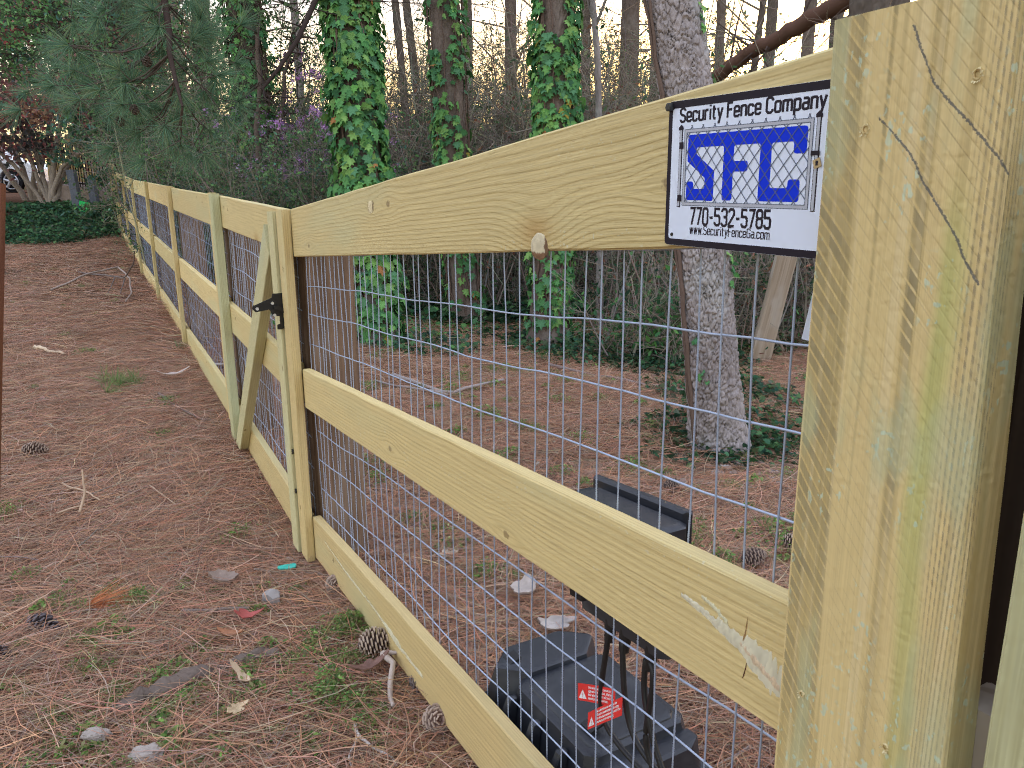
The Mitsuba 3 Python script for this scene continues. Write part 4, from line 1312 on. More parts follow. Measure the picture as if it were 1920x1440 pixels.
def octa(s0, s1, t0, t1, z, cut):
    return [(s, t, z) for s, t in ((s0 + cut, t0), (s1 - cut, t0), (s1, t0 + cut), (s1, t1 - cut), (s1 - cut, t1), (s0 + cut, t1), (s0, t1 - cut), (s0, t0 + cut))]


def case(parent, name, rings, mat='m_blackplastic', slope=0.0, s_ref=.31, bev=.004):
    """convex moulded piece in the fence frame from octagonal rings (s0, s1, t0, t1, z, cut)"""
    pts = []
    for i, r in enumerate(rings):
        pts += octa(*r)
        if i in (0, len(rings) - 1):  # soft edge
            sg_ = -1 if i == 0 else 1
            pts += octa(r[0] + bev, r[1] - bev, r[2] + bev, r[3] - bev, r[4] + sg_ * bev * .7, r[5])
    v, f = hull(pts)
    v[:, 2] += -slope * (v[:, 0] - s_ref)
    w = FV(v[:, 0], v[:, 1], v[:, 2])
    return part(parent, name, trimesh.Trimesh(w, f[:, ::-1], process=False), mat, 28)


bb = thing('battery_box', 'black moulded plastic battery case on the ground behind the wire', 'battery box')
BS = .03
case(bb, 'base', [(.335, .735, .025, .285, -.02, .03), (.335, .735, .025, .285, .135, .03)], slope=BS)
case(bb, 'rim', [(.322, .748, .012, .298, .128, .035), (.322, .748, .012, .298, .146, .035)], slope=BS)
case(bb, 'lid_end', [(.605, .732, .03, .28, .14, .035), (.615, .712, .052, .262, .252, .045)], slope=BS, bev=.007)
case(bb, 'lid_middle', [(.37, .625, .045, .28, .14, .012), (.385, .620, .064, .26, .240, .016)], slope=BS, bev=.007)
case(bb, 'lid_step', [(.392, .612, .072, .252, .236, .014), (.396, .600, .078, .246, .247, .014)], slope=BS, bev=.003)
case(bb, 'lid_end', [(.338, .40, .032, .28, .14, .03), (.346, .395, .056, .262, .222, .03)], slope=BS, bev=.006)
for s in (.44, .52, .60):
    case(bb, 'rib', [(s - .010, s + .010, .008, .05, .145, .003), (s - .007, s + .007, .04, .058, .228, .003)], slope=BS)
case(bb, 'strap_slot', [(.452, .622, .02, .04, .15, .004), (.452, .622, .032, .048, .175, .004)], slope=BS)
for s, t in ((.665, .085), (.435, .105)):
    v, f = hull([(s - .014, t - .014, .255), (s + .014, t - .014, .255), (s + .014, t + .012, .262), (s - .014, t + .012, .262), (s - .014, t - .014, .258), (s + .014, t - .014, .258), (s + .014, t + .012, .267), (s - .014, t + .012, .267)])
    v[:, 2] += -BS * (v[:, 0] - .31) - .002
    part(bb, 'tab', trimesh.Trimesh(FV(v[:, 0], v[:, 1], v[:, 2]), f[:, ::-1], process=False), 'm_blackmetal', False)
em = meshkit.text_mesh('+', .03, .0012)
ev = np.array(em.vertices)
part(bb, 'moulded_mark', (FV(.69 - ev[:, 0] * 1.0, .09 + ev[:, 1], .2425 + ev[:, 2] - BS * 0), em.faces), 'm_blackplastic', False)

cu = thing('control_box', 'black plastic control unit with a ridged top hung behind the middle board', 'control box')
CS = .07
case(cu, 'body', [(.290, .496, .10, .150, .478, .010), (.290, .496, .10, .150, .626, .010)], slope=CS)
case(cu, 'front_lip', [(.283, .503, .094, .152, .620, .012), (.283, .503, .096, .152, .637, .012)], slope=CS, bev=.006)
case(cu, 'back_plate', [(.297, .522, .154, .172, .47, .008), (.297, .522, .154, .172, .648, .008)], slope=CS, bev=.005)
case(cu, 'bottom_step', [(.275, .475, .102, .145, .455, .010), (.275, .475, .10, .148, .484, .010)], slope=CS)
for s in (.402, .366, .308):
    mbl = MB()
    tube(mbl, [F(s, .112, .462 - CS * (s - .31)), F(s, .108, .425 - CS * (s - .31))], [.011, .0075], (0, 0, 0), 12)
    part(cu, 'cable_gland', mbl.mesh(), 'm_cable', 40)
case(cu, 'bracket', [(.36, .39, .027, .104, .53, .002), (.36, .39, .027, .104, .56, .002)], mat='m_blackmetal', slope=CS)
for c in ([(.399, .44), (.402, .387), (.407, .329), (.392, .285), (.336, .266), (.293, .262)], [(.365, .44), (.357, .395), (.346, .349), (.319, .305), (.266, .285), (.25, .25)],
          [(.311, .44), (.308, .39), (.294, .356), (.273, .315), (.242, .27), (.23, .2)], [(.302, .44), (.292, .408), (.297, .355), (.296, .312), (.277, .275), (.262, .2)]):
    c = np.array(c)
    from scipy.interpolate import CubicSpline
    tt_ = np.linspace(0, 1, len(c))
    cs = CubicSpline(tt_, c)(np.linspace(0, 1, 30))
    mbl = MB()
    tube(mbl, FV(cs[:, 0], .104 - .006 * np.sin(np.linspace(0, 3, 30)), cs[:, 1]), .0044, (0, 0, 0), 10)
    part(cu, 'cable', mbl.mesh(), 'm_cable', True)

TAG = ['This wire harness cannot be', 'spliced or extended. Altering', 'this wire harness will void the', "manufacturer's warranty."]


def red_tag(corner, ex, ey, w, h, label, bend):
    """paper flag: corner lower left, ex along its length, ey up"""
    tg = thing('warning_tag', label, 'tag')
    ex, ey = unit(ex), unit(ey)
    nz = unit(np.cross(ex, ey))

    def place(v):
        v = np.asarray(v, float)
        return corner + v[:, :1] * ex + v[:, 1:2] * ey + (v[:, 2:3] + bend * np.sin(v[:, :1] / w * 2.6)) * nz
    n = 12
    gx2, gy2 = np.meshgrid(np.linspace(0, w, n), [0, h], indexing='ij')
    fr_ = np.stack([gx2.ravel(), gy2.ravel(), gx2.ravel() * 0 + .0003], -1)
    bk = fr_ - np.array([0, 0, .0006])
    idx = np.arange(n * 2).reshape(n, 2)
    f = np.stack([idx[:-1, 0], idx[1:, 0], idx[1:, 1], idx[:-1, 1]], -1).reshape(-1, 4)
    rim = np.concatenate([idx[:, 0], idx[::-1, 1]])
    e = np.stack([rim, np.roll(rim, -1), np.roll(rim, -1) + 2 * n, rim + 2 * n], -1)
    part(tg, 'paper', (place(np.vstack([fr_, bk])), np.vstack([f, f[:, ::-1] + 2 * n, e])), 'm_redtag', False)
    for i, row in enumerate(TAG):
        tm = meshkit.text_mesh(row, h * .135, .0002, bold=True)
        v = np.array(tm.vertices)
        v[:, 0] *= (w * .70 * (len(row) / 31)) / v[:, 0].max()
        part(tg, 'lettering', (place(v + np.array([w * .27, h * (.76 - .205 * i), .0004])), tm.faces), 'm_tagwhite', False)
    tri = Polygon([(.03 * w, .14 * h), (.23 * w, .14 * h), (.13 * w, .66 * h)])
    ex_ = unary_union([sbox(.122 * w, .30 * h, .138 * w, .50 * h), sbox(.122 * w, .20 * h, .138 * w, .26 * h)])
    m = trimesh.creation.extrude_polygon(tri.difference(ex_), .0002, engine='earcut')
    part(tg, 'warning_triangle', (place(np.array(m.vertices) + np.array([0, 0, .0004])), m.faces), 'm_tagwhite', False)


red_tag(F(.411, .078, .2705), F(.315, .072, .362) - F(.411, .078, .2705), (0, 0, 1.0), .127, .030, 'red warning tag with white print, in front of the other red tag on the cables', .003)
red_tag(F(.462, .094, .285), F(.377, .094, .326) - F(.462, .094, .285), (0, .1, 1.0), .105, .029, 'red warning tag partly behind the other red tag on the cables', -.003)

# leaning stake and the rusty bar at the left edge
ls = thing('wooden_stake', 'flat weathered board leaning beside the grey trunk behind the wire', 'stake')


def plank(pa, pb, w, th, wd):
    pa, pb = np.asarray(pa, float), np.asarray(pb, float)
    ax = unit(pb - pa)
    e1 = unit(np.asarray(wd, float) - np.dot(wd, ax) * ax)
    e2 = np.cross(ax, e1)
    V, uv = [], []
    k = np.linspace(0, 1, 8)
    for j, q in enumerate(k):
        for a, b, c in ((-1, -1, 0), (1, -1, w), (1, 1, w + th), (-1, 1, 2 * w + th), (-1, -1, 2 * w + 2 * th)):
            V.append(pa + (pb - pa) * q + e1 * a * w / 2 * (1 + .04 * math.sin(q * 9)) + e2 * b * th / 2)
            uv.append((q * np.linalg.norm(pb - pa), c))
    idx = np.arange(40).reshape(8, 5)
    f = np.stack([idx[:-1, :-1], idx[:-1, 1:], idx[1:, 1:], idx[1:, :-1]], -1).reshape(-1, 4)
    f = np.vstack([f, [[0, 3, 2, 1], [35, 36, 37, 38]]])
    return (np.array(V), f), np.array(uv)


m_, uv_ = plank((1.66, 5.1, -.3), (1.93, 5.1, 1.12), .155, .03, (1, .25, 0))
scene[ls] = mikit.ply(m_, 'm_weathered', False, uv=uv_)
rb = thing('rusty_bar', 'rust-brown bar standing upright at the very left picture edge', 'bar')
m_, uv_ = plank((-1.253, 1.56, -.1), (-1.113, 1.678, 1.121), .024, .03, (1, .3, 0))
scene[rb] = mikit.ply(m_, 'm_rust', False, uv=uv_)


# ------------------------------------------------------------------ tree trunks
def trunk_path(pts, zbot, ztop, n):
    pts = np.asarray(pts, float)
    pts = pts[np.argsort(pts[:, 2])]
    z = np.linspace(zbot, ztop, n)
    x = np.interp(z, pts[:, 2], pts[:, 0])
    y = np.interp(z, pts[:, 2], pts[:, 1])
    lo, hi = z < pts[0, 2], z > pts[-1, 2]
    for arr, j in ((x, 0), (y, 1)):
        g1 = (pts[1, j] - pts[0, j]) / (pts[1, 2] - pts[0, 2])
        g2 = (pts[-1, j] - pts[-2, j]) / (pts[-1, 2] - pts[-2, 2])
        arr[lo] = pts[0, j] + g1 * (z[lo] - pts[0, 2])
        arr[hi] = pts[-1, j] + g2 * (z[hi] - pts[-1, 2])
    k = np.ones(9) / 9
    pad = lambda a: np.convolve(np.pad(a, 4, mode='edge'), k, 'valid')
    return np.stack([pad(x), pad(y), z], -1)


def bark_trunk(path, r0, r1, sides, seed, depth=.012, cell=(.035, .075), flare=.35, z0=None):
    """trunk surface with real plates and furrows"""
    rng = np.random.default_rng(seed)
    n = len(path)
    zz = path[:, 2]
    z0 = zz[0] if z0 is None else z0
    k = np.clip((zz - z0) / max(zz[-1] - z0, 1e-6), 0, 1)
    R = r0 + (r1 - r0) * k + r0 * flare * np.exp(-np.maximum(zz - z0, 0) / .16)
    th = np.arange(sides) * 2 * np.pi / sides
    H = zz[-1] - zz[0]
    circ = 2 * np.pi * r0
    ncell = int(min(circ * H / (cell[0] * cell[1]) * 1.1, 60000))
    cth, cz = rng.uniform(0, 2 * np.pi, ncell), rng.uniform(zz[0], zz[-1], ncell)
    A = np.stack([np.cos(cth) * r0 / cell[0], np.sin(cth) * r0 / cell[0], cz / cell[1]], -1)
    TH, Z = np.meshgrid(th, zz)
    nz = meshkit.fbm(np.stack([np.cos(TH) * r0 * 22, np.sin(TH) * r0 * 22, Z * 14], -1), 2, seed=seed)
    Q = np.stack([np.cos(TH + (nz - .5) * .22) * r0 / cell[0], np.sin(TH + (nz - .5) * .22) * r0 / cell[0], (Z + (nz - .5) * .05) / cell[1]], -1).reshape(-1, 3)
    dd, ii = cKDTree(A).query(Q, k=2)
    e = np.clip((dd[:, 1] - dd[:, 0]) / .55, 0, 1).reshape(TH.shape)
    lift = rng.uniform(.6, 1.0, ncell)[ii[:, 0]].reshape(TH.shape)
    h = np.clip(e * 2.2, 0, 1) ** .7 * lift - .6 + .5 * (meshkit.fbm(np.stack([np.cos(TH) * r0 * 60, np.sin(TH) * r0 * 60, Z * 40], -1), 2, seed=seed + 1) - .5)
    root = np.exp(-np.maximum(Z - z0, 0) / .12) * (.35 * r0) * (meshkit.noise(np.stack([np.cos(TH) * 1.6, np.sin(TH) * 1.6, Z * 0], -1), seed) - .4)
    rad = R[:, None] + h * depth + root
    V = np.stack([path[:, None, 0] + np.cos(TH) * rad, path[:, None, 1] + np.sin(TH) * rad, Z], -1)
    idx = np.arange(n * sides).reshape(n, sides)
    f = np.stack([idx[:-1], np.roll(idx[:-1], -1, 1), np.roll(idx[1:], -1, 1), idx[1:]], -1).reshape(-1, 4)
    return V.reshape(-1, 3), f, R


def tree_branches(mb, path, zlo, zhi, n, rng, length, rad, col, up=.3, twigs=9):
    z = rng.uniform(zlo, zhi, n)
    b = np.stack([np.interp(z, path[:, 2], path[:, j]) for j in range(3)], -1)
    az = rng.uniform(0, 6.28, n)
    d = np.stack([np.cos(az), np.sin(az), rng.normal(up, .3, n)], -1)
    L = rng.uniform(.5, 1, n) * length
    k = np.linspace(0, 1, 6)
    P = b[:, None] + d[:, None] * (k[:, None] * L[:, None, None]) + np.cumsum(rng.normal(0, .05, (n, 6, 3)), 1) * L[:, None, None] * .5 * k[:, None]
    prisms(mb, P, rad * rng.uniform(.6, 1.1, n)[:, None] * (1 - .75 * k)[None], np.tile(col, (n, 1)), 5)
    m = n * twigs
    i = rng.integers(0, n, m)
    j = rng.integers(1, 6, m)
    p = P[i, j]
    dd = unit(d[i] + rng.normal(0, .8, (m, 3)))
    l2 = L[i] * rng.uniform(.15, .45, m)
    k4 = np.linspace(0, 1, 4)
    P2 = p[:, None] + dd[:, None] * (k4[:, None] * l2[:, None, None]) + rng.normal(0, .04, (m, 4, 3)) * l2[:, None, None] * k4[:, None]
    prisms(mb, P2, rad * .35 * rng.uniform(.5, 1, m)[:, None] * (1 - .7 * k4)[None], np.tile(col, (m, 1)), 3)
    return P, P2


TWIG = (.31, .27, .215)
IVYL = leaf_ivy()
IVYCOL = [(.13, .32, .11), (.10, .26, .10), (.18, .39, .12), (.08, .21, .095), (.24, .43, .13), (.12, .28, .14)]
ivy_variants = []
for i, c in enumerate(IVYCOL + [(.36, .28, .06), (.42, .2, .08)]):
    rng = np.random.default_rng(200 + i)
    v = IVYL[0] * np.array([rng.uniform(.9, 1.1), 1, rng.uniform(.7, 1.4)])
    cc = np.tile(c, (len(v), 1)) * np.where(np.arange(len(v)) == len(v) - 1, 1.25, 1.0)[:, None]
    ivy_variants.append(mikit.ply((v, IVYL[1]), 'm_ivy', smooth=False, color=cc))


def ivy_on(trunk_pts, radius, label, seed, n, nparts, cover, size=(.045, .075), zr=(0, 3.2), puff=.07, stems=10):
    """climbing ivy: leaves facing outwards from a trunk, some as parts, the rest as one mesh"""
    rng = np.random.default_rng(seed)
    iv = thing('ivy_vine', label, 'ivy')
    path = np.asarray(trunk_pts)
    z = rng.uniform(*zr, n)
    az = rng.uniform(-np.pi, np.pi, n)
    keep = rng.uniform(size=n) < cover(az, z, rng)
    z, az = z[keep], az[keep]
    n = len(z)
    c = np.stack([np.interp(z, path[:, 2], path[:, j]) for j in range(3)], -1)
    out = np.stack([np.cos(az), np.sin(az), np.zeros(n)], -1)
    bump = meshkit.fbm(np.stack([np.cos(az) * 2, np.sin(az) * 2, z * 3.5], -1), 3, seed=seed)
    rr = radius * (1 + .02) + puff * np.clip(bump * 1.5 - .25, 0.05, 1.2) * rng.uniform(.25, 1.1, n)
    pos = c + out * rr[:, None]
    nrm = unit(out + rng.normal(0, .33, (n, 3)) + np.array([0, 0, .35]))
    rot = frames(nrm, unit(np.stack([rng.normal(0, .3, n), rng.normal(0, .3, n), -np.ones(n)], -1)))
    # leaf tip points down: frames' y axis runs along 'up'
    flip = rot.copy()
    tip = np.cross(nrm, rot[..., 0])
    flip[..., 1] = np.where((tip[:, 2:] > 0), -tip, tip)
    flip[..., 0] = np.cross(flip[..., 1], nrm)
    size_ = rng.uniform(*size, n) * rng.choice([.7, 1, 1, 1.2], n)
    front = -out[:, 1] * 1.0 - .15 * out[:, 0] * np.sign(c[:, 0] + 1e-6)
    score = size_ * (front > .3) * ((c[:, 2] + .0) < 2.7) * (.4 + (rr - radius) / puff)
    order = np.argsort(-score)
    chosen = order[:nparts]
    chosen = chosen[score[chosen] > 0]
    for i in chosen:
        m = np.eye(4)
        m[:3, :3] = flip[i] * size_[i]
        m[:3, 3] = pos[i]
        vi = rng.integers(6) if rng.uniform() > .03 else rng.integers(6, 8)
        scene[nextkey(f'{iv}__leaf')] = {**ivy_variants[vi], 'to_world': T(m.tolist())}
    rest = np.setdiff1d(np.arange(n), chosen)
    mb = MB()
    scatter(mb, IVYL[0], IVYL[1], pos[rest], flip[rest], size_[rest], jitter(rng, IVYCOL, len(rest), .2))
    k = nextkey(f'{iv}__foliage')
    mb.put(k, 'm_ivy')
    labels[k] = {'kind': 'stuff'}
    mb = MB()
    for _ in range(stems):
        a0 = rng.uniform(-np.pi, np.pi)
        zz = np.linspace(zr[0], zr[1], 40)
        aa = a0 + np.cumsum(rng.normal(0, .09, 40))
        cc = np.stack([np.interp(zz, path[:, 2], path[:, j]) for j in range(3)], -1)
        tube(mb, cc + np.stack([np.cos(aa), np.sin(aa), zz * 0], -1) * (radius * 1.04 + .006), np.linspace(.011, .005, 40), (.17, .12, .095), 5, False)
    mb.put(nextkey(f'{iv}__stem'), 'm_twig', True)
    return iv


def tree(name, label, pts, r0, r1, ztop, bark, sides, n, seed, depth=.012, cell=(.04, .08), group=None, flare=.35, cat='tree', zbase=None, limbs=None):
    tr = thing(name, label, cat, group)
    zb = min(p[2] for p in pts) if zbase is None else zbase
    path = trunk_path(pts, zb - .12, ztop, n)
    v, f, R = bark_trunk(path, r0, r1, sides, seed, depth, cell, flare, zb)
    part(tr, 'trunk', (v, f), bark, True)
    if limbs:
        mb = MB()
        tree_branches(mb, path, limbs[0], limbs[1], limbs[2], np.random.default_rng(seed + 5), limbs[3], limbs[4], np.array(TWIG) * 1.0)
        k = nextkey(f'{tr}__branch')
        mb.put(k, 'm_twig', True)
        labels[k] = {'kind': 'stuff'}
    return tr, path


A_ = [(-1.1, 5.9, 3.74), (-1.14, 5.8, 2.53), (-1.08, 5.65, 1.35), (-1.01, 5.5, .08)]
B_ = [(-.62, 7.3, 4.37), (-.57, 7.2, 2.88), (-.52, 7.1, 1.38), (-.41, 7.0, -.02)]
C_ = [(.42, 6.1, 3.82), (.36, 6.05, 2.58), (.34, 6.0, 1.44), (.3, 5.95, -.02)]
Dp = [(.61, 3.6, 2.74), (.71, 3.5, 1.93), (.78, 3.45, 1.49), (.86, 3.4, .87), (.965, 3.35, -.02)]
R_ = [(3.06, 6.6, 3.84), (2.97, 6.5, 2.68), (2.78, 6.4, 1.44), (2.63, 6.3, .05)]
tA, pA = tree('pine_tree', 'pine trunk wholly wrapped in bright ivy, left of the three ivy trunks', A_, .155, .10, 9.0, 'm_bark_dark', 48, 330, 1, limbs=(4.5, 8.8, 26, 1.8, .03))
tB, pB = tree('pine_tree', 'slim pine trunk with patchy ivy, middle one of the three ivy trunks', B_, .15, .09, 9.5, 'm_bark_pine', 56, 350, 2, limbs=(5.0, 9.2, 26, 1.8, .03))
tC, pC = tree('pine_tree', 'pine trunk bare only at its top, right of the three ivy trunks', C_, .15, .09, 9.2, 'm_bark_pine', 64, 350, 3, limbs=(4.8, 9.0, 26, 1.8, .03))
tD, pD = tree('grey_tree', 'leaning tree with grey plated bark behind the white sign', Dp, .118, .098, 7.5, 'm_bark_grey', 190, 1400, 4, depth=.017, cell=(.0175, .033), flare=.22, limbs=(4.5, 7.3, 18, 1.6, .03))
tR, pR = tree('pine_tree', 'thick dark trunk half hidden behind the near post', R_, .24, .17, 9.5, 'm_bark_dark', 80, 350, 6, depth=.02, cell=(.05, .12), limbs=(4.5, 9.0, 26, 1.9, .035))


def cov_full(az, z, rng):
    gap = meshkit.fbm(np.stack([np.cos(az) * 1.3 + 4, np.sin(az) * 1.3, z * 1.1], -1), 2, seed=2)
    return np.clip(1.75 - gap * 1.4, .3, 1)


def cov_B(az, z, rng):
    gap = meshkit.noise(np.stack([np.cos(az) * 1.2 + 9, np.sin(az) * 1.2, z * 1.5], -1), 5)
    band = np.where((z > 1.95) & (z < 2.15), .15, np.where((z > .4) & (z < 1.95), .95, .8))
    band = np.where(z < .9, .75, band)
    return band * np.clip(2.2 - gap * 3.0, .12, 1)


def cov_C(az, z, rng):
    bare = (z > 2.3) & (np.abs(((az + np.pi * .56 + np.pi) % (2 * np.pi)) - np.pi) < .55)
    low = (z < 1.0) & (np.cos(az) < .1)
    return np.where(bare, .03, np.where(low, .3, .95))


def cov_D(az, z, rng):
    gap = meshkit.noise(np.stack([np.cos(az) * 1.6, np.sin(az) * 1.6 + 3, z * 2.6], -1), 11)
    return np.clip((gap - .55) * 5, 0, 1) * np.where(np.cos(az) > .55, 1.0, .55)


ivy_on(pA, .155, 'dense ivy covering the leftmost ivy-clad pine trunk from ground to top', 21, 3800, 290, cov_full, size=(.05, .085), puff=.12)
ivy_on(pB, .15, 'patchy ivy on the middle ivy-clad pine trunk with a bare band', 22, 2600, 220, cov_B, size=(.05, .085), puff=.075, stems=16)
ivy_on(pC, .15, 'dense ivy on the right ivy-clad pine trunk above the top board', 23, 3200, 270, cov_C, size=(.048, .085), puff=.085)
ivy_on(pD, .118, 'few ivy sprigs creeping up the grey plated trunk', 24, 1500, 120, cov_D, size=(.02, .038), zr=(0, 3.0), puff=.02, stems=3)

# bare dark branch hanging in front of the left ivy trunk
mb = MB()
bp = np.array([(-1.22, 5.7, 2.75), (-1.33, 5.6, 2.48), (-1.41, 5.4, 2.2), (-1.52, 5.3, 2.0), (-1.62, 5.2, 1.85), (-1.58, 5.2, 1.80), (-1.53, 5.2, 1.75)])
tube(mb, bp, [.024, .019, .016, .014, .011, .007, .004], (.06, .045, .04), 8)
rng = np.random.default_rng(3)
for _ in range(16):
    i = rng.integers(0, 5)
    p = bp[i] + (bp[i + 1] - bp[i]) * rng.uniform()
    q = p + rng.normal(0, .22, 3)
    tube(mb, [p, (p + q) / 2 + rng.normal(0, .03, 3), q], [.005, .004, .002], (.07, .055, .05), 4, False)
mb.put(nextkey(f'{tA}__bare_branch'), 'm_twig', True)

sp, pS = tree('sapling', 'thin pale grey sapling forking above the top board left of the sign', [(.62, 6.6, 3.3), (.68, 6.6, 2.72), (.73, 6.6, 2.28), (.75, 6.6, 1.73), (.79, 6.6, .02)], .032, .018, 5.2, 'm_bark_grey', 16, 140, 8, depth=.002, flare=.1)
mb = MB()
for p, q, r in (((.70, 6.6, 2.5), (.9, 6.5, 2.95), .014), ((.9, 6.5, 2.95), (1.0, 6.45, 3.5), .01), ((.69, 6.6, 2.55), (.5, 6.7, 3.2), .012), ((.745, 6.6, 1.78), (.95, 6.5, 1.98), .007), ((.76, 6.6, 1.5), (.98, 6.5, 1.75), .007),
                ((.73, 6.6, 2.0), (.5, 6.6, 1.9), .005), ((.755, 6.6, 1.62), (.93, 6.5, 1.72), .004)):
    p, q = np.array(p), np.array(q)
    tube(mb, [p, (p + q) / 2 + np.array([0, 0, .03]), q], [r, r * .8, r * .4], (.27, .24, .22), 6)
mb.put(nextkey(f'{sp}__branch'), 'm_twig', True)
ft = thing('fallen_tree', 'long dead reddish trunk leaning diagonally between the trees above the sign', 'tree')
fp = np.array([(1.6, 9.1, 2.02), (2.03, 8.5, 2.33), (2.37, 8.0, 2.55), (2.7, 7.5, 2.71), (3.05, 7.0, 2.89), (3.7, 6.4, 3.2)])
kk = np.linspace(0, 1, 40)
fp = np.stack([np.interp(kk, np.linspace(0, 1, 6), fp[:, j]) for j in range(3)], -1) + np.random.default_rng(2).normal(0, .008, (40, 3))
mb = MB()
tube(mb, fp, np.linspace(.055, .085, 40), (.17, .1, .075), 12)
for _ in range(22):
    i = rng.integers(5, 38)
    q = fp[i] + rng.normal(0, 1, 3) * np.array([.3, .15, .35])
    tube(mb, [fp[i], (fp[i] + q) / 2 + rng.normal(0, .03, 3), q], [.014, .009, .003], (.12, .09, .08), 5, False)
mb.put(nextkey(f'{ft}__trunk'), 'm_twig', True)


# ------------------------------------------------------------------ brush, shrubs and the wood behind
def brush(seed, H, W, stems, twigs, fine, leaves, leafsize, cols, stemcol=TWIG, lean=.25, rad=.011, leafkind='diamond', zmin=.0, droop=0.0):
    rng = np.random.default_rng(seed)
    wood, fol = MB(), MB()
    k6, k4, k3 = np.linspace(0, 1, 6), np.linspace(0, 1, 4), np.linspace(0, 1, 3)
    a, r = rng.uniform(0, 6.28, stems), W * .5 * np.sqrt(rng.uniform(0, 1, stems)) * .8
    base = np.stack([r * np.cos(a), r * np.sin(a), np.zeros(stems)], -1)
    d = np.stack([rng.normal(0, lean, stems), rng.normal(0, lean, stems), np.ones(stems)], -1)
    L = H * rng.uniform(.45, 1.0, stems)
    P = base[:, None] + d[:, None] * (k6[:, None] * L[:, None, None]) + np.cumsum(rng.normal(0, .05, (stems, 6, 3)) * np.array([1, 1, .2]), 1) * L[:, None, None] * .6 * k6[:, None]
    prisms(wood, P, rad * rng.uniform(.5, 1.2, stems)[:, None] * (1 - .75 * k6), jitter(rng, [stemcol], stems, .25), 5)
    i, j = rng.integers(0, stems, twigs), rng.integers(1, 6, twigs)
    f_ = rng.uniform(0, 1, twigs)[:, None]
    p = P[i, j] * f_ + P[i, np.maximum(j - 1, 0)] * (1 - f_)
    dd = unit(np.stack([rng.normal(0, 1, twigs), rng.normal(0, 1, twigs), rng.normal(.35 - droop, .45, twigs)], -1))
    l2 = rng.uniform(.25, .9, twigs) * min(1.2, H * .35)
    P2 = p[:, None] + dd[:, None] * (k4[:, None] * l2[:, None, None]) + np.cumsum(rng.normal(0, .07, (twigs, 4, 3)), 1) * l2[:, None, None] * k4[:, None]
    prisms(wood, P2, rad * .4 * rng.uniform(.4, 1.1, twigs)[:, None] * (1 - .6 * k4), jitter(rng, [stemcol], twigs, .25), 3)
    i, j = rng.integers(0, twigs, fine), rng.integers(1, 4, fine)
    p = P2[i, j]
    dd = unit(dd[i] + rng.normal(0, .8, (fine, 3)))
    l3 = rng.uniform(.08, .35, fine)
    P3 = p[:, None] + dd[:, None] * (k3[:, None] * l3[:, None, None]) + rng.normal(0, .02, (fine, 3, 3)) * k3[:, None]
    prisms(wood, P3, rad * .2 * rng.uniform(.5, 1.1, fine)[:, None] * np.array([1, .8, .4]), jitter(rng, [stemcol], fine, .25), 3)
    if leaves:
        i, k = rng.integers(0, fine, leaves), rng.uniform(0, 1, leaves)[:, None]
        p = P3[i, 0] * (1 - k) + P3[i, 2] * k + rng.normal(0, .025, (leaves, 3))
        keep = p[:, 2] > zmin
        p = p[keep]
        n = len(p)
        v, f = {'diamond': leaf_diamond, 'simple': leaf_simple, 'ivy': leaf_ivy}[leafkind]()
        scatter(fol, v, f, p, rand_rot(rng, n), rng.uniform(*leafsize, n), jitter(rng, cols, n, .28))
    return wood, fol


def group_of(key, wood, fol, mat='m_leaf'):
    scene[key] = {'type': 'shapegroup', 'wood': wood.shape('m_twig', True)}
    if fol is not None and fol.n:
        scene[key]['leaves'] = fol.shape(mat)


DARKG = [(0.085, 0.148, 0.078), (0.123, 0.209, 0.099), (0.073, 0.123, 0.073), (0.148, 0.222, 0.111), (0.184, 0.209, 0.123)]
YELG = [(0.175, 0.245, 0.07), (0.228, 0.28, 0.088), (0.14, 0.21, 0.07), (0.263, 0.245, 0.088)]
GRN = [(0.148, 0.32, 0.123), (0.196, 0.405, 0.148), (0.123, 0.245, 0.111), (0.245, 0.442, 0.172)]
BLUEG = [(0.099, 0.209, 0.16), (0.134, 0.271, 0.196), (0.085, 0.172, 0.134), (0.172, 0.294, 0.196)]
RUST = [(0.298, 0.149, 0.096), (0.21, 0.123, 0.088), (0.35, 0.175, 0.105), (0.158, 0.105, 0.079)]
group_of('g_brush_0', *brush(301, 2.2, 2.2, 26, 190, 900, 1300, (.03, .06), DARKG + RUST[:2]))
group_of('g_brush_1', *brush(302, 2.6, 2.0, 24, 190, 800, 3600, (.032, .06), DARKG + GRN[:1], leafkind='simple'))
group_of('g_brush_2', *brush(303, 2.4, 2.2, 22, 160, 700, 3200, (.03, .055), DARKG + BLUEG[:2]))
group_of('g_brush_3', *brush(304, 3.2, 2.0, 14, 190, 1500, 500, (.03, .06), RUST + DARKG, lean=.2))
group_of('g_brush_4', *brush(305, 1.1, 1.8, 26, 150, 500, 900, (.03, .06), IVYD + RUST[:1], leafkind='simple'))
group_of('g_lace_0', *brush(321, 4.6, 2.6, 7, 190, 1900, 1500, (.025, .055), DARKG + RUST[:2] + GRN[:1], lean=.12, rad=.016))
group_of('g_lace_1', *brush(322, 4.0, 2.4, 8, 190, 1900, 700, (.025, .05), RUST + DARKG, lean=.16, rad=.015))
group_of('g_lace_2', *brush(323, 4.2, 2.8, 8, 200, 1900, 3600, (.025, .05), DARKG + GRN[:1] + BLUEG[:2], lean=.16, rad=.014))
group_of('g_far_0', *brush(311, 4.5, 3.6, 16, 160, 1000, 1500, (.06, .13), DARKG + RUST[:2], rad=.022))
group_of('g_far_1', *brush(312, 7.0, 4.0, 12, 170, 1100, 1300, (.07, .14), DARKG + YELG[:1], rad=.028, lean=.16, zmin=1.0))
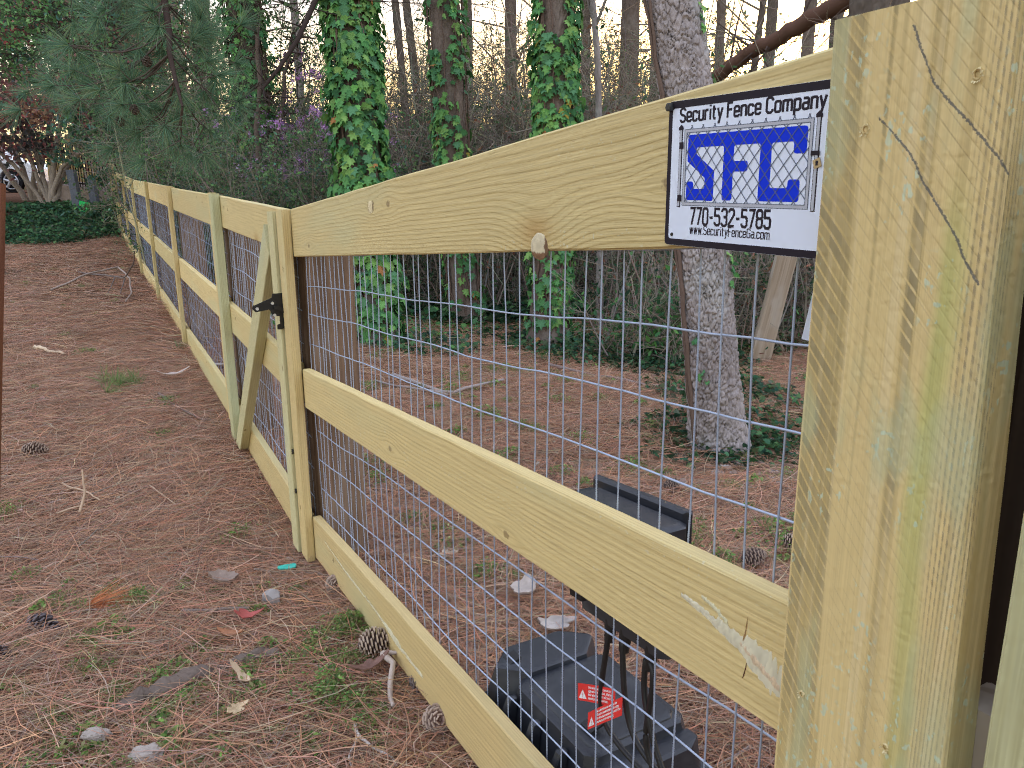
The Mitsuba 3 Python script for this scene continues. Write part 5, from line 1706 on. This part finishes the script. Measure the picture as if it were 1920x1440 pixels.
group_of('g_far_2', *brush(313, 5.5, 3.8, 12, 170, 1100, 2000, (.07, .13), BLUEG + DARKG, rad=.024, zmin=.5))
labels['undergrowth'] = {'label': 'tangle of bare twigs and small dark leaves filling the wood between the trunks', 'category': 'undergrowth', 'kind': 'stuff'}
labels['distant_wood'] = {'label': 'far brush and saplings closing the view behind the trees', 'category': 'wood', 'kind': 'stuff'}
rb_ = np.random.default_rng(404)
nu, nf = 0, 0


def place_inst(prefix, i, gid, x, y, ang, sc, dz=0.0):
    scene[f'{prefix}__{i:03d}'] = {'type': 'instance', 'g': {'type': 'ref', 'id': gid}, 'to_world': T().translate([float(x), float(y), float(gz(x, y)) + dz]).rotate([0, 0, 1], float(np.degrees(ang))).scale([sc, sc, sc])}


def under(px, y, kinds, sc):
    """px: direction as tangent of the bearing"""
    global nu
    x = px * y
    if st_of(x, y)[1] < .55:
        return
    nu += 1
    place_inst('undergrowth', nu, f'g_brush_{rb_.choice(kinds)}', x, y, rb_.uniform(0, 6.28), sc)


# (bearing range, distance range, kinds, scale range, count)
for b0, b1, y0, y1, kinds, s0, s1, n in ((-.52, -.22, 9.0, 13.5, (1, 2, 1), .75, 1.15, 22), (-.36, -.2, 7.6, 9.5, (1, 2), .55, .8, 7), (-.22, -.02, 8.5, 14, (0, 2, 3, 3), .85, 1.3, 24),
                                           (-.03, .12, 8.5, 14, (0, 3, 3), .9, 1.3, 22), (.1, .28, 7.5, 13.5, (0, 3, 3), .8, 1.25, 24), (.27, .5, 7.5, 13.5, (3, 0, 3), .7, 1.15, 18),
                                           (.1, .5, 5.6, 7.6, (4, 4), .6, 1.0, 9), (-.2, .1, 7.6, 9, (4, 4), .6, .9, 6), (.3, .8, 6, 12, (0, 3, 1), .8, 1.1, 12)):
    for _ in range(n):
        under(rb_.uniform(b0, b1), rb_.uniform(y0, y1), kinds, rb_.uniform(s0, s1))
for b, y, k, sc in ((-.19, 11.5, 0, .9), (-.15, 13, 1, 1.0), (-.13, 10.5, 1, .8), (-.05, 11.5, 0, .95), (-.03, 13.5, 1, 1.1), (.02, 10.5, 0, .85), (.045, 12.5, 1, 1.0), (.075, 11, 0, .9), (.11, 12, 1, .95), (.13, 10, 0, .8), (.165, 13, 1, 1.0),
                     (.2, 11, 1, .85), (.235, 13.5, 0, .9), (.27, 11.5, 1, .85), (.3, 14, 1, 1.0), (.345, 12, 1, .9), (.39, 11, 0, .9), (-.24, 12.5, 0, .95), (-.29, 13.5, 1, 1.0), (-.35, 12.5, 0, 1.0), (-.08, 15, 1, 1.2), (.0, 16, 1, 1.2),
                     (-.17, 10.5, 2, .8), (-.125, 11.5, 2, .9), (-.04, 10, 2, .8), (.015, 12, 2, .95), (.065, 10, 2, .75), (.12, 13, 2, 1.0), (.17, 11, 2, .8), (.215, 12.5, 2, .9), (.255, 10.5, 2, .7), (.32, 12.5, 2, .8), (-.22, 10.8, 2, .9),
                     (-.3, 11.5, 2, .95), (-.09, 13, 2, 1.05), (.09, 15, 2, 1.1)):
    nu += 1
    place_inst('undergrowth', nu, f'g_lace_{k}', b * y, y, rb_.uniform(0, 6.28), sc)
for _ in range(190):
    y = rb_.uniform(15, 40)
    b = rb_.uniform(-.95, .95)
    x = b * y
    if st_of(x, y)[1] < 1.0 and y < 24:
        continue
    if -.72 < b < -.5 and y < 31:
        continue
    nf += 1
    place_inst('distant_wood', nf, f'g_far_{rb_.choice([0, 1, 2, 0])}', x, y, rb_.uniform(0, 6.28), rb_.uniform(.7, 1.05))

# far trunks, each a tree
FAR = [  # bearing at the foot, distance, radius, lean, bark, label
    (-.318, 9.0, .19, -.03, 'm_bark_dark', 'broad dark trunk with shaggy ivy left of the pink blossom'),
    (-.395, 10.5, .13, .05, 'm_bark_dark', 'dark trunk rising through the green pine needles'),
    (-.408, 13.0, .10, -.02, 'm_bark_pale', 'pale trunk standing behind the evergreen shrubs beyond the fence'),
    (-.264, 11.0, .06, .0, 'm_bark_grey', 'thin forked trunk against bright sky left of the ivy trunks'),
    (-.17, 10.5, .065, -.015, 'm_bark_pine', 'straight thin trunk just right of the leftmost ivy trunk'),
    (-.118, 9.5, .05, -.06, 'm_bark_dark', 'thin leaning trunk left of the middle ivy trunk'),
    (-.095, 10.5, .06, -.09, 'm_bark_dark', 'thin trunk leaning left close beside the middle ivy trunk'),
    (.002, 11.0, .09, 0, 'm_bark_pine', 'straight dark trunk midway between the middle and right ivy trunks'),
    (.098, 12.0, .08, -.01, 'm_bark_dark', 'dark trunk just right of the right ivy trunk'),
    (.15, 12.0, .16, .0, 'm_bark_pine', 'purplish grey trunk left of the grey plated tree'),
    (.182, 14.0, .13, .01, 'm_bark_dark', 'dark trunk close left of the grey plated tree'),
    (.262, 12.5, .085, .0, 'm_bark_pine', 'reddish trunk above the sign left of the glowing sky'),
    (.285, 10.0, .045, .08, 'm_bark_dark', 'thin leaning trunk in the glowing sky above the sign'),
    (.372, 13.0, .11, .0, 'm_bark_pine', 'trunk right of the glowing sky above the sign'),
    (.40, 15.0, .13, .02, 'm_bark_dark', 'dark trunk behind the fallen trunk near the near post'),
    (.052, 8.6, .05, .03, 'm_bark_dark', 'thin dark stem behind the right ivy trunk'),
    (-.48, 17.0, .16, .02, 'm_bark_dark', 'dark trunk behind the red-leaved tree'),
    (-.055, 16.0, .13, .01, 'm_bark_dark', 'distant trunk left of the middle ivy trunk'),
    (.22, 19.0, .17, 0, 'm_bark_dark', 'distant trunk behind the grey plated tree'),
    (.325, 20.0, .16, 0, 'm_bark_dark', 'distant trunk in the glow of the low sun')]
for i, (b, y, r, lean, bark, label) in enumerate(FAR):
    x = b * y
    zb = float(gz(x, y))
    pts = [(x, y, zb), (x + lean * 2, y, zb + 2), (x + lean * 4.5, y, zb + 4.5), (x + lean * 7, y, zb + 7)]
    tr, pth = tree('tree', label, pts, r, r * .62, zb + rb_.uniform(8.5, 11), bark, 28 if r > .09 else 16, 150, 500 + i, depth=.35 * r if r < .05 else .017, cell=(.06, .14), limbs=(zb + 1.2, zb + 8, 30 if r > .08 else 16, 1.7, .016))
    if i == 0:
        ivy_on(pth, r, 'dull dark ivy on the broad trunk left of the pink blossom', 40, 1700, 0, cov_full, size=(.06, .1), zr=(zb, zb + 4.2), puff=.16)
    if i in (1, 7):
        ivy_on(pth, r, ('ivy on the dark trunk among the pine needles', 'ivy on the lower part of the trunk between two ivy-clad pines')[i > 1], 40 + i, 700, 0, cov_full, size=(.05, .09), zr=(zb, zb + 2.6), puff=.08)


# ---- red-leaved multi-stemmed tree at the far left
def crown_tree(name, label, base, stems, crown, ncl, nleaf, leafsize, cols, seed, stemr=.05, stemcol=(.25, .2, .16), leafkind='simple', weights=None, clr=(.3, .55), keep=None):
    """base point, stems (list of paths relative to base), crown ellipsoid (centre, radii) filled with leaf clumps"""
    rng = np.random.default_rng(seed)
    tr = thing(name, label, 'tree')
    base = np.asarray(base, float)
    ends = []
    for pth in stems:
        pth = np.asarray(pth, float)
        k = np.linspace(0, 1, 14)
        q = np.stack([np.interp(k, np.linspace(0, 1, len(pth)), pth[:, j]) for j in range(3)], -1) + base
        q[1:] += rng.normal(0, .015, (13, 3))
        mb = MB()
        tube(mb, q, np.linspace(stemr, stemr * .4, 14) * rng.uniform(.8, 1.2), np.array(stemcol) * rng.uniform(.8, 1.15), 9)
        mb.put(nextkey(f'{tr}__stem'), 'm_twig', True)
        ends.append(q[6:])
    ends = np.vstack(ends)
    cc, cr = base + np.asarray(crown[0], float), np.asarray(crown[1], float)
    c = []
    while len(c) < ncl:
        p = unit(rng.normal(size=3)) * rng.uniform(.25, 1) ** .6
        q = cc + p * cr
        if keep is None or keep(q):
            c.append(q)
    c = np.array(c)
    wood = MB()
    e = ends[np.argmin(np.linalg.norm(ends[None] - c[:, None], axis=2) + rng.uniform(0, .5, (ncl, len(ends))), axis=1)]
    k5 = np.linspace(0, 1, 5)
    P = e[:, None] + (c - e)[:, None] * k5[:, None] + rng.normal(0, .06, (ncl, 5, 3)) * np.sin(k5 * 3.1)[:, None]
    prisms(wood, P, stemr * .28 * (1 - .75 * k5)[None] * rng.uniform(.6, 1.2, ncl)[:, None], jitter(rng, [np.array(stemcol) * .6], ncl, .2), 5)
    m = ncl * 7
    i = rng.integers(0, ncl, m)
    cl = rng.uniform(*clr, ncl)
    q = c[i] + rng.normal(0, 1, (m, 3)) * cl[i][:, None] * .6
    s = P[i, 3]
    prisms(wood, np.stack([s, (s + q) / 2 + rng.normal(0, .05, (m, 3)), q], 1), np.full((m, 3), .006) * np.array([1, .7, .35]), jitter(rng, [np.array(stemcol) * .55], m, .2), 3)
    k = nextkey(f'{tr}__branches')
    wood.put(k, 'm_twig', True)
    labels[k] = {'kind': 'stuff'}
    i = rng.integers(0, ncl, nleaf)
    pos = c[i] + rng.normal(0, 1, (nleaf, 3)) * cl[i][:, None] * np.array([.5, .5, .38])
    v, f = {'diamond': leaf_diamond, 'simple': leaf_simple}[leafkind]()
    base_col = np.asarray(cols)[rng.choice(len(cols), ncl, p=weights)]
    mixc = np.where(rng.uniform(size=(nleaf, 1)) < .6, base_col[i], np.asarray(cols)[rng.choice(len(cols), nleaf, p=weights)])
    fol = MB()
    scatter(fol, v, f, pos, rand_rot(rng, nleaf), rng.uniform(*leafsize, nleaf), mixc * np.exp(rng.normal(0, .25, (nleaf, 1))))
    k = nextkey(f'{tr}__crown')
    fol.put(k, 'm_leaf')
    return tr


bx, by = -9.7, 16.2
bz = float(gz(bx, by))
st = [[(0, 0, -.1), (-.25, 0, .8), (-.7, .1, 1.7), (-1.2, .2, 2.8)], [(0, 0, -.1), (-.15, .1, .6), (-.35, .2, 1.6), (-.3, .2, 3.0)], [(.05, 0, -.1), (.12, 0, .7), (.2, .1, 1.5), (.1, .2, 3.0)],
      [(.05, 0, -.1), (.3, .1, .6), (.8, .2, 1.4), (1.6, .2, 2.2)], [(0, 0, 0), (.2, 0, .9), (.5, .1, 2.0), (.6, .1, 3.0)], [(0, 0, 0), (-.08, 0, .9), (-.3, .1, 2.0), (-.7, .1, 3.0)], [(0, 0, 0), (.35, -.1, .7), (.9, -.2, 1.05), (1.5, -.3, 1.2)], [(-.05, 0, -.1), (-.5, -.1, .7), (-1.1, -.2, 1.5), (-2.0, -.2, 2.4)]]
CR = [(0.114, 0.114, 0.11), (0.139, 0.163, 0.165), (0.09, 0.096, 0.097), (0.432, 0.194, 0.19), (0.54, 0.173, 0.168), (0.36, 0.204, 0.19), (0.179, 0.191, 0.11), (0.48, 0.286, 0.179)]
crown_tree('red_leaved_tree', 'multi-stemmed tree with dark green and reddish leaves at the far left', (bx, by, bz), st, ((-.3, -.2, 3.0), (4.4, 1.9, 2.1)), 190, 27000, (.07, .14), CR, 611, .055, (.42, .36, .30),
           weights=[.13, .15, .09, .24, .15, .16, .03, .05])
bx2, by2 = -11.4, 18.4
crown_tree('red_leaved_tree', 'second multi-stemmed tree behind the red-leaved tree beside the white vehicle', (bx2, by2, float(gz(bx2, by2))), [[(0, 0, -.1), (-.2, 0, 1), (-.9, 0, 2.6)], [(.05, 0, -.1), (.1, 0, 1), (-.2, 0, 2.6)], [(.1, 0, -.1), (.4, 0, 1), (.8, .1, 2.4)], [(-.1, 0, -.1), (-.7, 0, .9), (-1.8, 0, 2.4)]],
           ((-.3, .4, 3.3), (4.6, 1.6, 2.6)), 120, 12000, (.08, .15), CR, 612, .065, (.38, .33, .28))

# ---- evergreen shrubs beyond the fence: each a thing
def shrub(label, x, y, H, W, seed, cols, leaves, size, kind='simple', stems=16, zmin=.1, name='shrub', mat='m_leaf', stemcol=TWIG):
    sh = thing(name, label, 'shrub')
    w, f = brush(seed, H, W, stems, 170, 900, leaves, size, cols, stemcol, leafkind=kind, zmin=zmin)
    z = float(gz(x, y))
    for m, nm in ((w, 'stems'), (f, 'foliage')):
        m.v = [np.vstack(m.v) + np.array([x, y, z])]
    k = nextkey(f'{sh}__stems')
    w.put(k, 'm_twig', True)
    k = nextkey(f'{sh}__foliage')
    f.put(k, mat)


shrub('dark glossy evergreen shrub behind the far end of the board fence', -6.35, 13.8, 3.0, 1.7, 701, BLUEG + DARKG[:3], 8000, (.07, .12))
shrub('bright green feathery shrub over the far fence right of the dark evergreen', -4.55, 11.2, 2.5, 1.7, 702, GRN + YELG[:2], 9000, (.03, .055))
shrub('twiggy grey-green shrub over the fence left of the gate', -3.55, 10.0, 2.2, 1.8, 703, DARKG + GRN, 7500, (.03, .055))
shrub('bushy green shrub over the fence behind the gate', -2.45, 8.7, 2.0, 1.8, 704, GRN + DARKG, 9000, (.028, .05))
shrub('thin grey-green shrub behind the gate post', -1.75, 8.0, 1.9, 1.5, 705, DARKG + BLUEG[:2] + GRN, 6500, (.028, .05))
shrub('low leafy shrub with glossy leaves behind the wire left of the grey trunk', 1.02, 5.25, .62, .8, 706, IVY + IVYD[:2], 800, (.04, .065), stems=14, zmin=.0)

# ---- redbud in flower
rdx, rdy = -2.2, 8.35
rdz = float(gz(rdx, rdy))
rd = thing('redbud_tree', 'small tree with pink-purple blossom left of the ivy trunks', 'tree')
w, f = brush(801, 3.1, 1.7, 10, 150, 900, 0, (.02, .04), DARKG, lean=.35, rad=.016)
rng = np.random.default_rng(802)
w.v = [np.vstack(w.v) + np.array([rdx, rdy, rdz])]
w.put(nextkey(f'{rd}__branches'), 'm_twig', True)
allv = np.vstack(w.v)
cand = allv[(allv[:, 2] > rdz + 1.25)]
cand = cand[np.hypot(cand[:, 0] - rdx, cand[:, 1] - rdy) < 1.0]
cl_ = cand[rng.integers(0, len(cand), 520)]
n = 6500
i = rng.integers(0, 520, n)
fol = MB()
v, f = leaf_diamond()
scatter(fol, v, f, cl_[i] + rng.normal(0, .022, (n, 3)), rand_rot(rng, n), rng.uniform(.02, .042, n), jitter(rng, [(.62, .32, .68), (.72, .44, .78), (.55, .26, .6), (.8, .55, .82)], n, .2))
fol.put(nextkey(f'{rd}__blossom'), 'm_leaf')

# ---- hanging pine bough
pb_ = thing('pine_bough', 'long-needled pine bough with cones hanging over the fence at the upper left', 'pine bough')
main = np.array([(-2.3, 5.5, 3.6), (-2.22, 5.3, 2.6), (-2.24, 5.3, 2.41), (-2.21, 5.25, 2.21), (-2.2, 5.2, 2.07), (-2.16, 5.15, 1.9), (-2.11, 5.1, 1.73)])
mb = MB()
tube(mb, main, [.03, .024, .022, .02, .017, .013, .008], (.085, .062, .055), 9)
rng = np.random.default_rng(910)
tips = []
for (tx, tz, dy) in [(-.50, 2.22, .2), (-.56, 1.85, .3), (-.535, 2.05, -.1), (-.525, 1.9, .1), (-.47, 1.95, .1), (-.49, 2.4, .3), (-.46, 2.55, .2), (-.44, 2.3, -.1), (-.42, 2.1, .2), (-.41, 1.85, .0), (-.45, 1.7, .3),
                     (-.49, 1.78, .2), (-.55, 2.0, .4), (-.57, 2.3, .5), (-.53, 2.5, .5), (-.40, 2.5, .2), (-.385, 2.25, .4), (-.37, 2.0, .3), (-.36, 2.35, .6), (-.43, 1.6, .1), (-.39, 1.7, .5), (-.58, 2.05, .6), (-.6, 2.0, .7),
                     (-.46, 1.68, .4), (-.425, 1.5, .2), (-.415, 2.7, .4), (-.36, 2.65, .3), (-.34, 2.15, .5), (-.52, 2.75, .3), (-.56, 2.65, .4), (-.35, 1.85, .4), (-.47, 2.15, .5)]:
    y = 5.2 + dy
    p = np.array([tx * y, y, tz])
    j = np.argmin(np.abs(main[1:, 2] - (tz + .15))) + 1
    s = main[j]
    k = np.linspace(0, 1, 7)
    q = s + (p - s) * k[:, None] + np.array([0, 0, -.12]) * np.sin(k * 3.14)[:, None] * np.linalg.norm(p - s) + np.cumsum(rng.normal(0, .012, (7, 3)), 0) * k[:, None]
    tube(mb, q, np.linspace(.007, .003, 7), (.13, .105, .09), 5, False)
    tips.append((q[-1], unit(q[-1] - q[-3])))
    for jj in (3, 4, 5):
        if rng.uniform() < .75:
            r_ = q[jj] + rng.normal(0, .11, 3)
            tube(mb, [q[jj], (q[jj] + r_) / 2, r_], [.004, .003, .002], (.14, .11, .095), 4, False)
            tips.append((r_, unit(r_ - q[jj] + rng.normal(0, .05, 3))))
mb.put(nextkey(f'{pb_}__branch'), 'm_twig', True)
for c, ax in tips:
    mb = MB()
    needle_tuft(mb, c, ax, 110, .19, [(.16, .28, .17), (.19, .33, .2), (.13, .24, .16), (.27, .34, .18)], rng, .6, .0012)
    mb.put(nextkey(f'{pb_}__needle_tuft'), 'm_leaf')
for (tx, tz, dy) in [(-.445, 2.32, 0), (-.475, 1.72, 0), (-.44, 1.62, .1), (-.452, 2.02, .05), (-.495, 1.66, .1)]:
    y = 5.15 + dy
    c0 = np.array([tx * y, y, tz])
    mb = MB()
    for j in range(40):
        k = (j + .5) / 40
        az = j * 2.39996
        o = np.array([math.cos(az), math.sin(az), 0])
        rr = .028 * math.sin(math.pi * (.12 + .84 * k)) ** .7
        b = c0 + np.array([0, 0, (k - .5) * .06]) + o * rr * .4
        t_ = b + o * rr * .7 + np.array([0, 0, .006])
        sd = np.array([-o[1], o[0], 0]) * .008
        mb.add(np.array([b - sd * .6, b + sd * .6, t_ + sd, t_ - sd, b - sd * .6 - [0, 0, .004], b + sd * .6 - [0, 0, .004], t_ + sd - [0, 0, .005], t_ - sd - [0, 0, .005]]),
               np.array([[0, 1, 2, 3], [7, 6, 5, 4], [2, 6, 7, 3], [0, 4, 5, 1], [1, 5, 6, 2], [3, 7, 4, 0]]), np.array((.1, .07, .055)) * rng.uniform(.8, 1.3))
    mb.put(nextkey(f'{pb_}__cone'), 'm_litter')
# leafy young tree just behind the bough
bx3, by3 = -4.6, 10.6
crown_tree('young_tree', 'young leafy tree filling the upper left behind the pine bough', (bx3, by3, float(gz(bx3, by3))), [[(0, 0, -.1), (.05, 0, 1.2), (.2, 0, 2.8)], [(0, 0, 0), (-.1, .1, 1.5), (-.4, .2, 3.0)]], ((-.7, -.2, 3.2), (2.1, 1.0, 1.6)), 70, 8500, (.04, .08), GRN + DARKG[:3] + BLUEG[:1], 613, .045, (.16, .12, .1))
bx4, by4 = -2.75, 8.6
crown_tree('young_tree', 'thin leafy tree left of the leftmost ivy trunk', (bx4, by4, float(gz(bx4, by4))), [[(0, 0, -.1), (-.05, 0, 1.4), (.1, 0, 2.9)], [(0, 0, 0), (.12, .1, 1.5), (.35, .2, 2.7)]], ((.05, .2, 2.6), (.95, .7, 1.2)), 26, 2300, (.03, .06), GRN[:2] + DARKG, 614, .04, (.16, .12, .1))

# ------------------------------------------------------------------ far left: vehicle, iron fence, pickets, posts
car = thing('parked_car', 'white sport utility vehicle parked beyond the trees at the far left', 'car')
cx, cy = -18.35, 27.2
cz = float(gz(cx + .4, cy - .8)) - .02
CL, CW = 4.5, 1.85


def car_pt(l, w, h):
    return np.stack(np.broadcast_arrays(cx + np.asarray(l, float), cy + np.asarray(w, float), cz + np.asarray(h, float)), -1)


prof = np.array([(-2.25, .45), (-2.3, .8), (-2.2, 1.15), (-2.05, 1.62), (-1.8, 1.74), (-.2, 1.76), (.25, 1.68), (.95, 1.14), (1.5, 1.08), (2.05, .98), (2.25, .8), (2.28, .45)])
body = Polygon(np.vstack([prof, [(2.28, .32), (-2.25, .32)]]))
for wx in (-1.4, 1.42):
    body = body.difference(LineString([(wx, .36), (wx, .3601)]).buffer(.43))
for (y0, y1) in ((-CW / 2, CW / 2),):
    m = trimesh.creation.extrude_polygon(body, CW, engine='earcut')
    v = np.array(m.vertices)
    ww = v[:, 2] - CW / 2
    ww = ww * (1 - .16 * np.clip((v[:, 1] - 1.05) / .7, 0, 1))
    part(car, 'body', trimesh.Trimesh(car_pt(v[:, 0], ww, v[:, 1]), m.faces, process=False), 'm_whitepaint', False)
for a, b, c_, d_ in (((-1.95, 1.2), (-1.85, 1.58), (-1.0, 1.62), (-1.0, 1.2)), ((-.93, 1.2), (-.93, 1.62), (.0, 1.6), (.0, 1.18)), ((.07, 1.18), (.07, 1.6), (.22, 1.57), (.78, 1.18))):
    q = np.array([a, b, c_, d_])
    v = np.vstack([car_pt(q[:, 0], -CW / 2 * (1 - .16 * np.clip((q[:, 1] - 1.05) / .7, 0, 1)) - .012, q[:, 1]), car_pt(q[:, 0], -CW / 2 + .12, q[:, 1])])
    part(car, 'window', (v, np.array([[0, 1, 2, 3], [7, 6, 5, 4], [0, 4, 5, 1], [1, 5, 6, 2], [2, 6, 7, 3], [3, 7, 4, 0]])), 'm_carglass', False)
for wx in (-1.4, 1.42):
    mb = MB()
    tube(mb, car_pt([wx] * 5, [-CW / 2 + .02, -CW / 2 - .0, -CW / 2 + .1, -CW / 2 + .2, -CW / 2 + .22], [.36] * 5)[[1, 0, 2, 3]], [.33, .36, .36, .34], (0, 0, 0), 28)
    part(car, 'tyre', mb.mesh(), 'm_tyre', 40)
    mb = MB()
    mb.add(*[(lambda a: (car_pt(wx + np.cos(a) * .235, -CW / 2 - .012, .36 + np.sin(a) * .235), np.array([[0, i, i + 1] for i in range(1, 22)])))(np.linspace(0, 2 * np.pi, 23))[j] for j in (0, 1)], (0, 0, 0))
    part(car, 'hub', mb.mesh(), 'm_tyre', False)
    mb = MB()
    for s in range(5):
        a = s * 2 * np.pi / 5 + .3
        tube(mb, car_pt([wx, wx + math.cos(a) * .24], [-CW / 2 - .03] * 2, [.36, .36 + math.sin(a) * .24]), [.055, .04], (0, 0, 0), 6)
    aa = np.linspace(0, 2 * np.pi, 30)
    tube(mb, car_pt(wx + np.cos(aa) * .24, -CW / 2 - .02, .36 + np.sin(aa) * .24), .022, (0, 0, 0), 6, False)
    part(car, 'rim', mb.mesh(), 'm_alloy', 40)
mb = MB()
tube(mb, car_pt([.35, .35], [-CW / 2 - .05, -CW / 2 - .24], [1.18, 1.2]), [.08, .09], (0, 0, 0), 10)
part(car, 'mirror', mb.mesh(), 'm_whitepaint', 40)

# pale driveway slab, iron fence and pickets beyond the end of the board fence
dv = thing('low_wall', 'low pale concrete wall edge beneath the black iron fence', 'wall')
dpts = np.array([(-11.7, 20.3), (-8.3, 16.6)])


def at_z(p, dz):
    return np.array([p[0], p[1], float(gz(p[0], p[1])) + dz])


q0, q1 = at_z(dpts[0], 0), at_z(dpts[1], 0)
m_, uv_ = plank(q0 + [0, .5, .24], q1 + [0, .5, .1], .42, 1.6, (0, 0, 1))
scene[dv] = mikit.ply(m_, 'm_concrete', False)
fi = thing('iron_fence', 'black iron railing with thin bars at the far end beyond the board fence', 'fence')
n = 24
for i in range(n):
    k = i / (n - 1)
    p = q0 + (q1 - q0) * k
    zt, zb_ = 1.42 - .25 * k, .32
    mb = MB()
    tube(mb, [p + [0, -.42, zb_], p + [0, -.42, zt]], .011, (0, 0, 0), 5)
    part(fi, 'bar', mb.mesh(), 'm_iron', True)
for h0, h1 in ((.40, .40), (1.15, .95)):
    mb = MB()
    tube(mb, [q0 + [0, -.42, h0], q1 + [0, -.42, h1]], .018, (0, 0, 0), 6)
    part(fi, 'rail', mb.mesh(), 'm_iron', True)
pk = thing('picket_fence', 'rough tan wooden pickets beside the black iron railing', 'fence')
rng = np.random.default_rng(17)
for i in range(9):
    x, y = -12.0 + i * .13, 20.2 + .03 * i
    z = float(gz(x, y))
    m_, uv_ = plank((x, y, z - .1), (x + rng.normal(0, .05), y, z + 1.55 + rng.normal(0, .08)), .10, .03, (1, 0, 0))
    part(pk, 'picket', m_, 'm_wood', False, uv=uv_ + np.array([i * 1.3, 3 * (60 + i)]))
hw = thing('house', 'plain grey wall of a building glimpsed beyond the iron railing', 'house')
m_, uv_ = plank((-13.5, 26.5, 2.6), (-5.5, 25.5, 2.4), 2.6, 3.0, (0, 0, 1))
part(hw, 'wall', m_, 'm_concrete', False)
for i, (x, y, h, lab) in enumerate([(-7.98, 14.2, .78, 'weathered blue-grey wooden post in the ivy, left one of two'), (-8.0, 14.85, .62, 'pale blue-grey wooden post in the ivy, right one of two')]):
    b = thing('marker_post', lab, 'post')
    z = float(gz(x, y))
    m_, uv_ = plank((x, y, z - .1), (x - .05, y, z + h), .13, .12, (1, 0, 0))
    scene[b] = mikit.ply(m_, 'm_bluegrey', False)
gp_ = thing('paper_marker', 'bright green square marker in the ivy beside the blue-grey posts', 'marker')
z = float(gz(-7.7, 14.0))
m_, uv_ = plank((-7.75, 13.9, z + .09), (-7.70, 13.92, z + .27), .18, .012, (1, .1, 0))
scene[gp_] = mikit.ply(m_, 'm_green', False)
structure('sky')
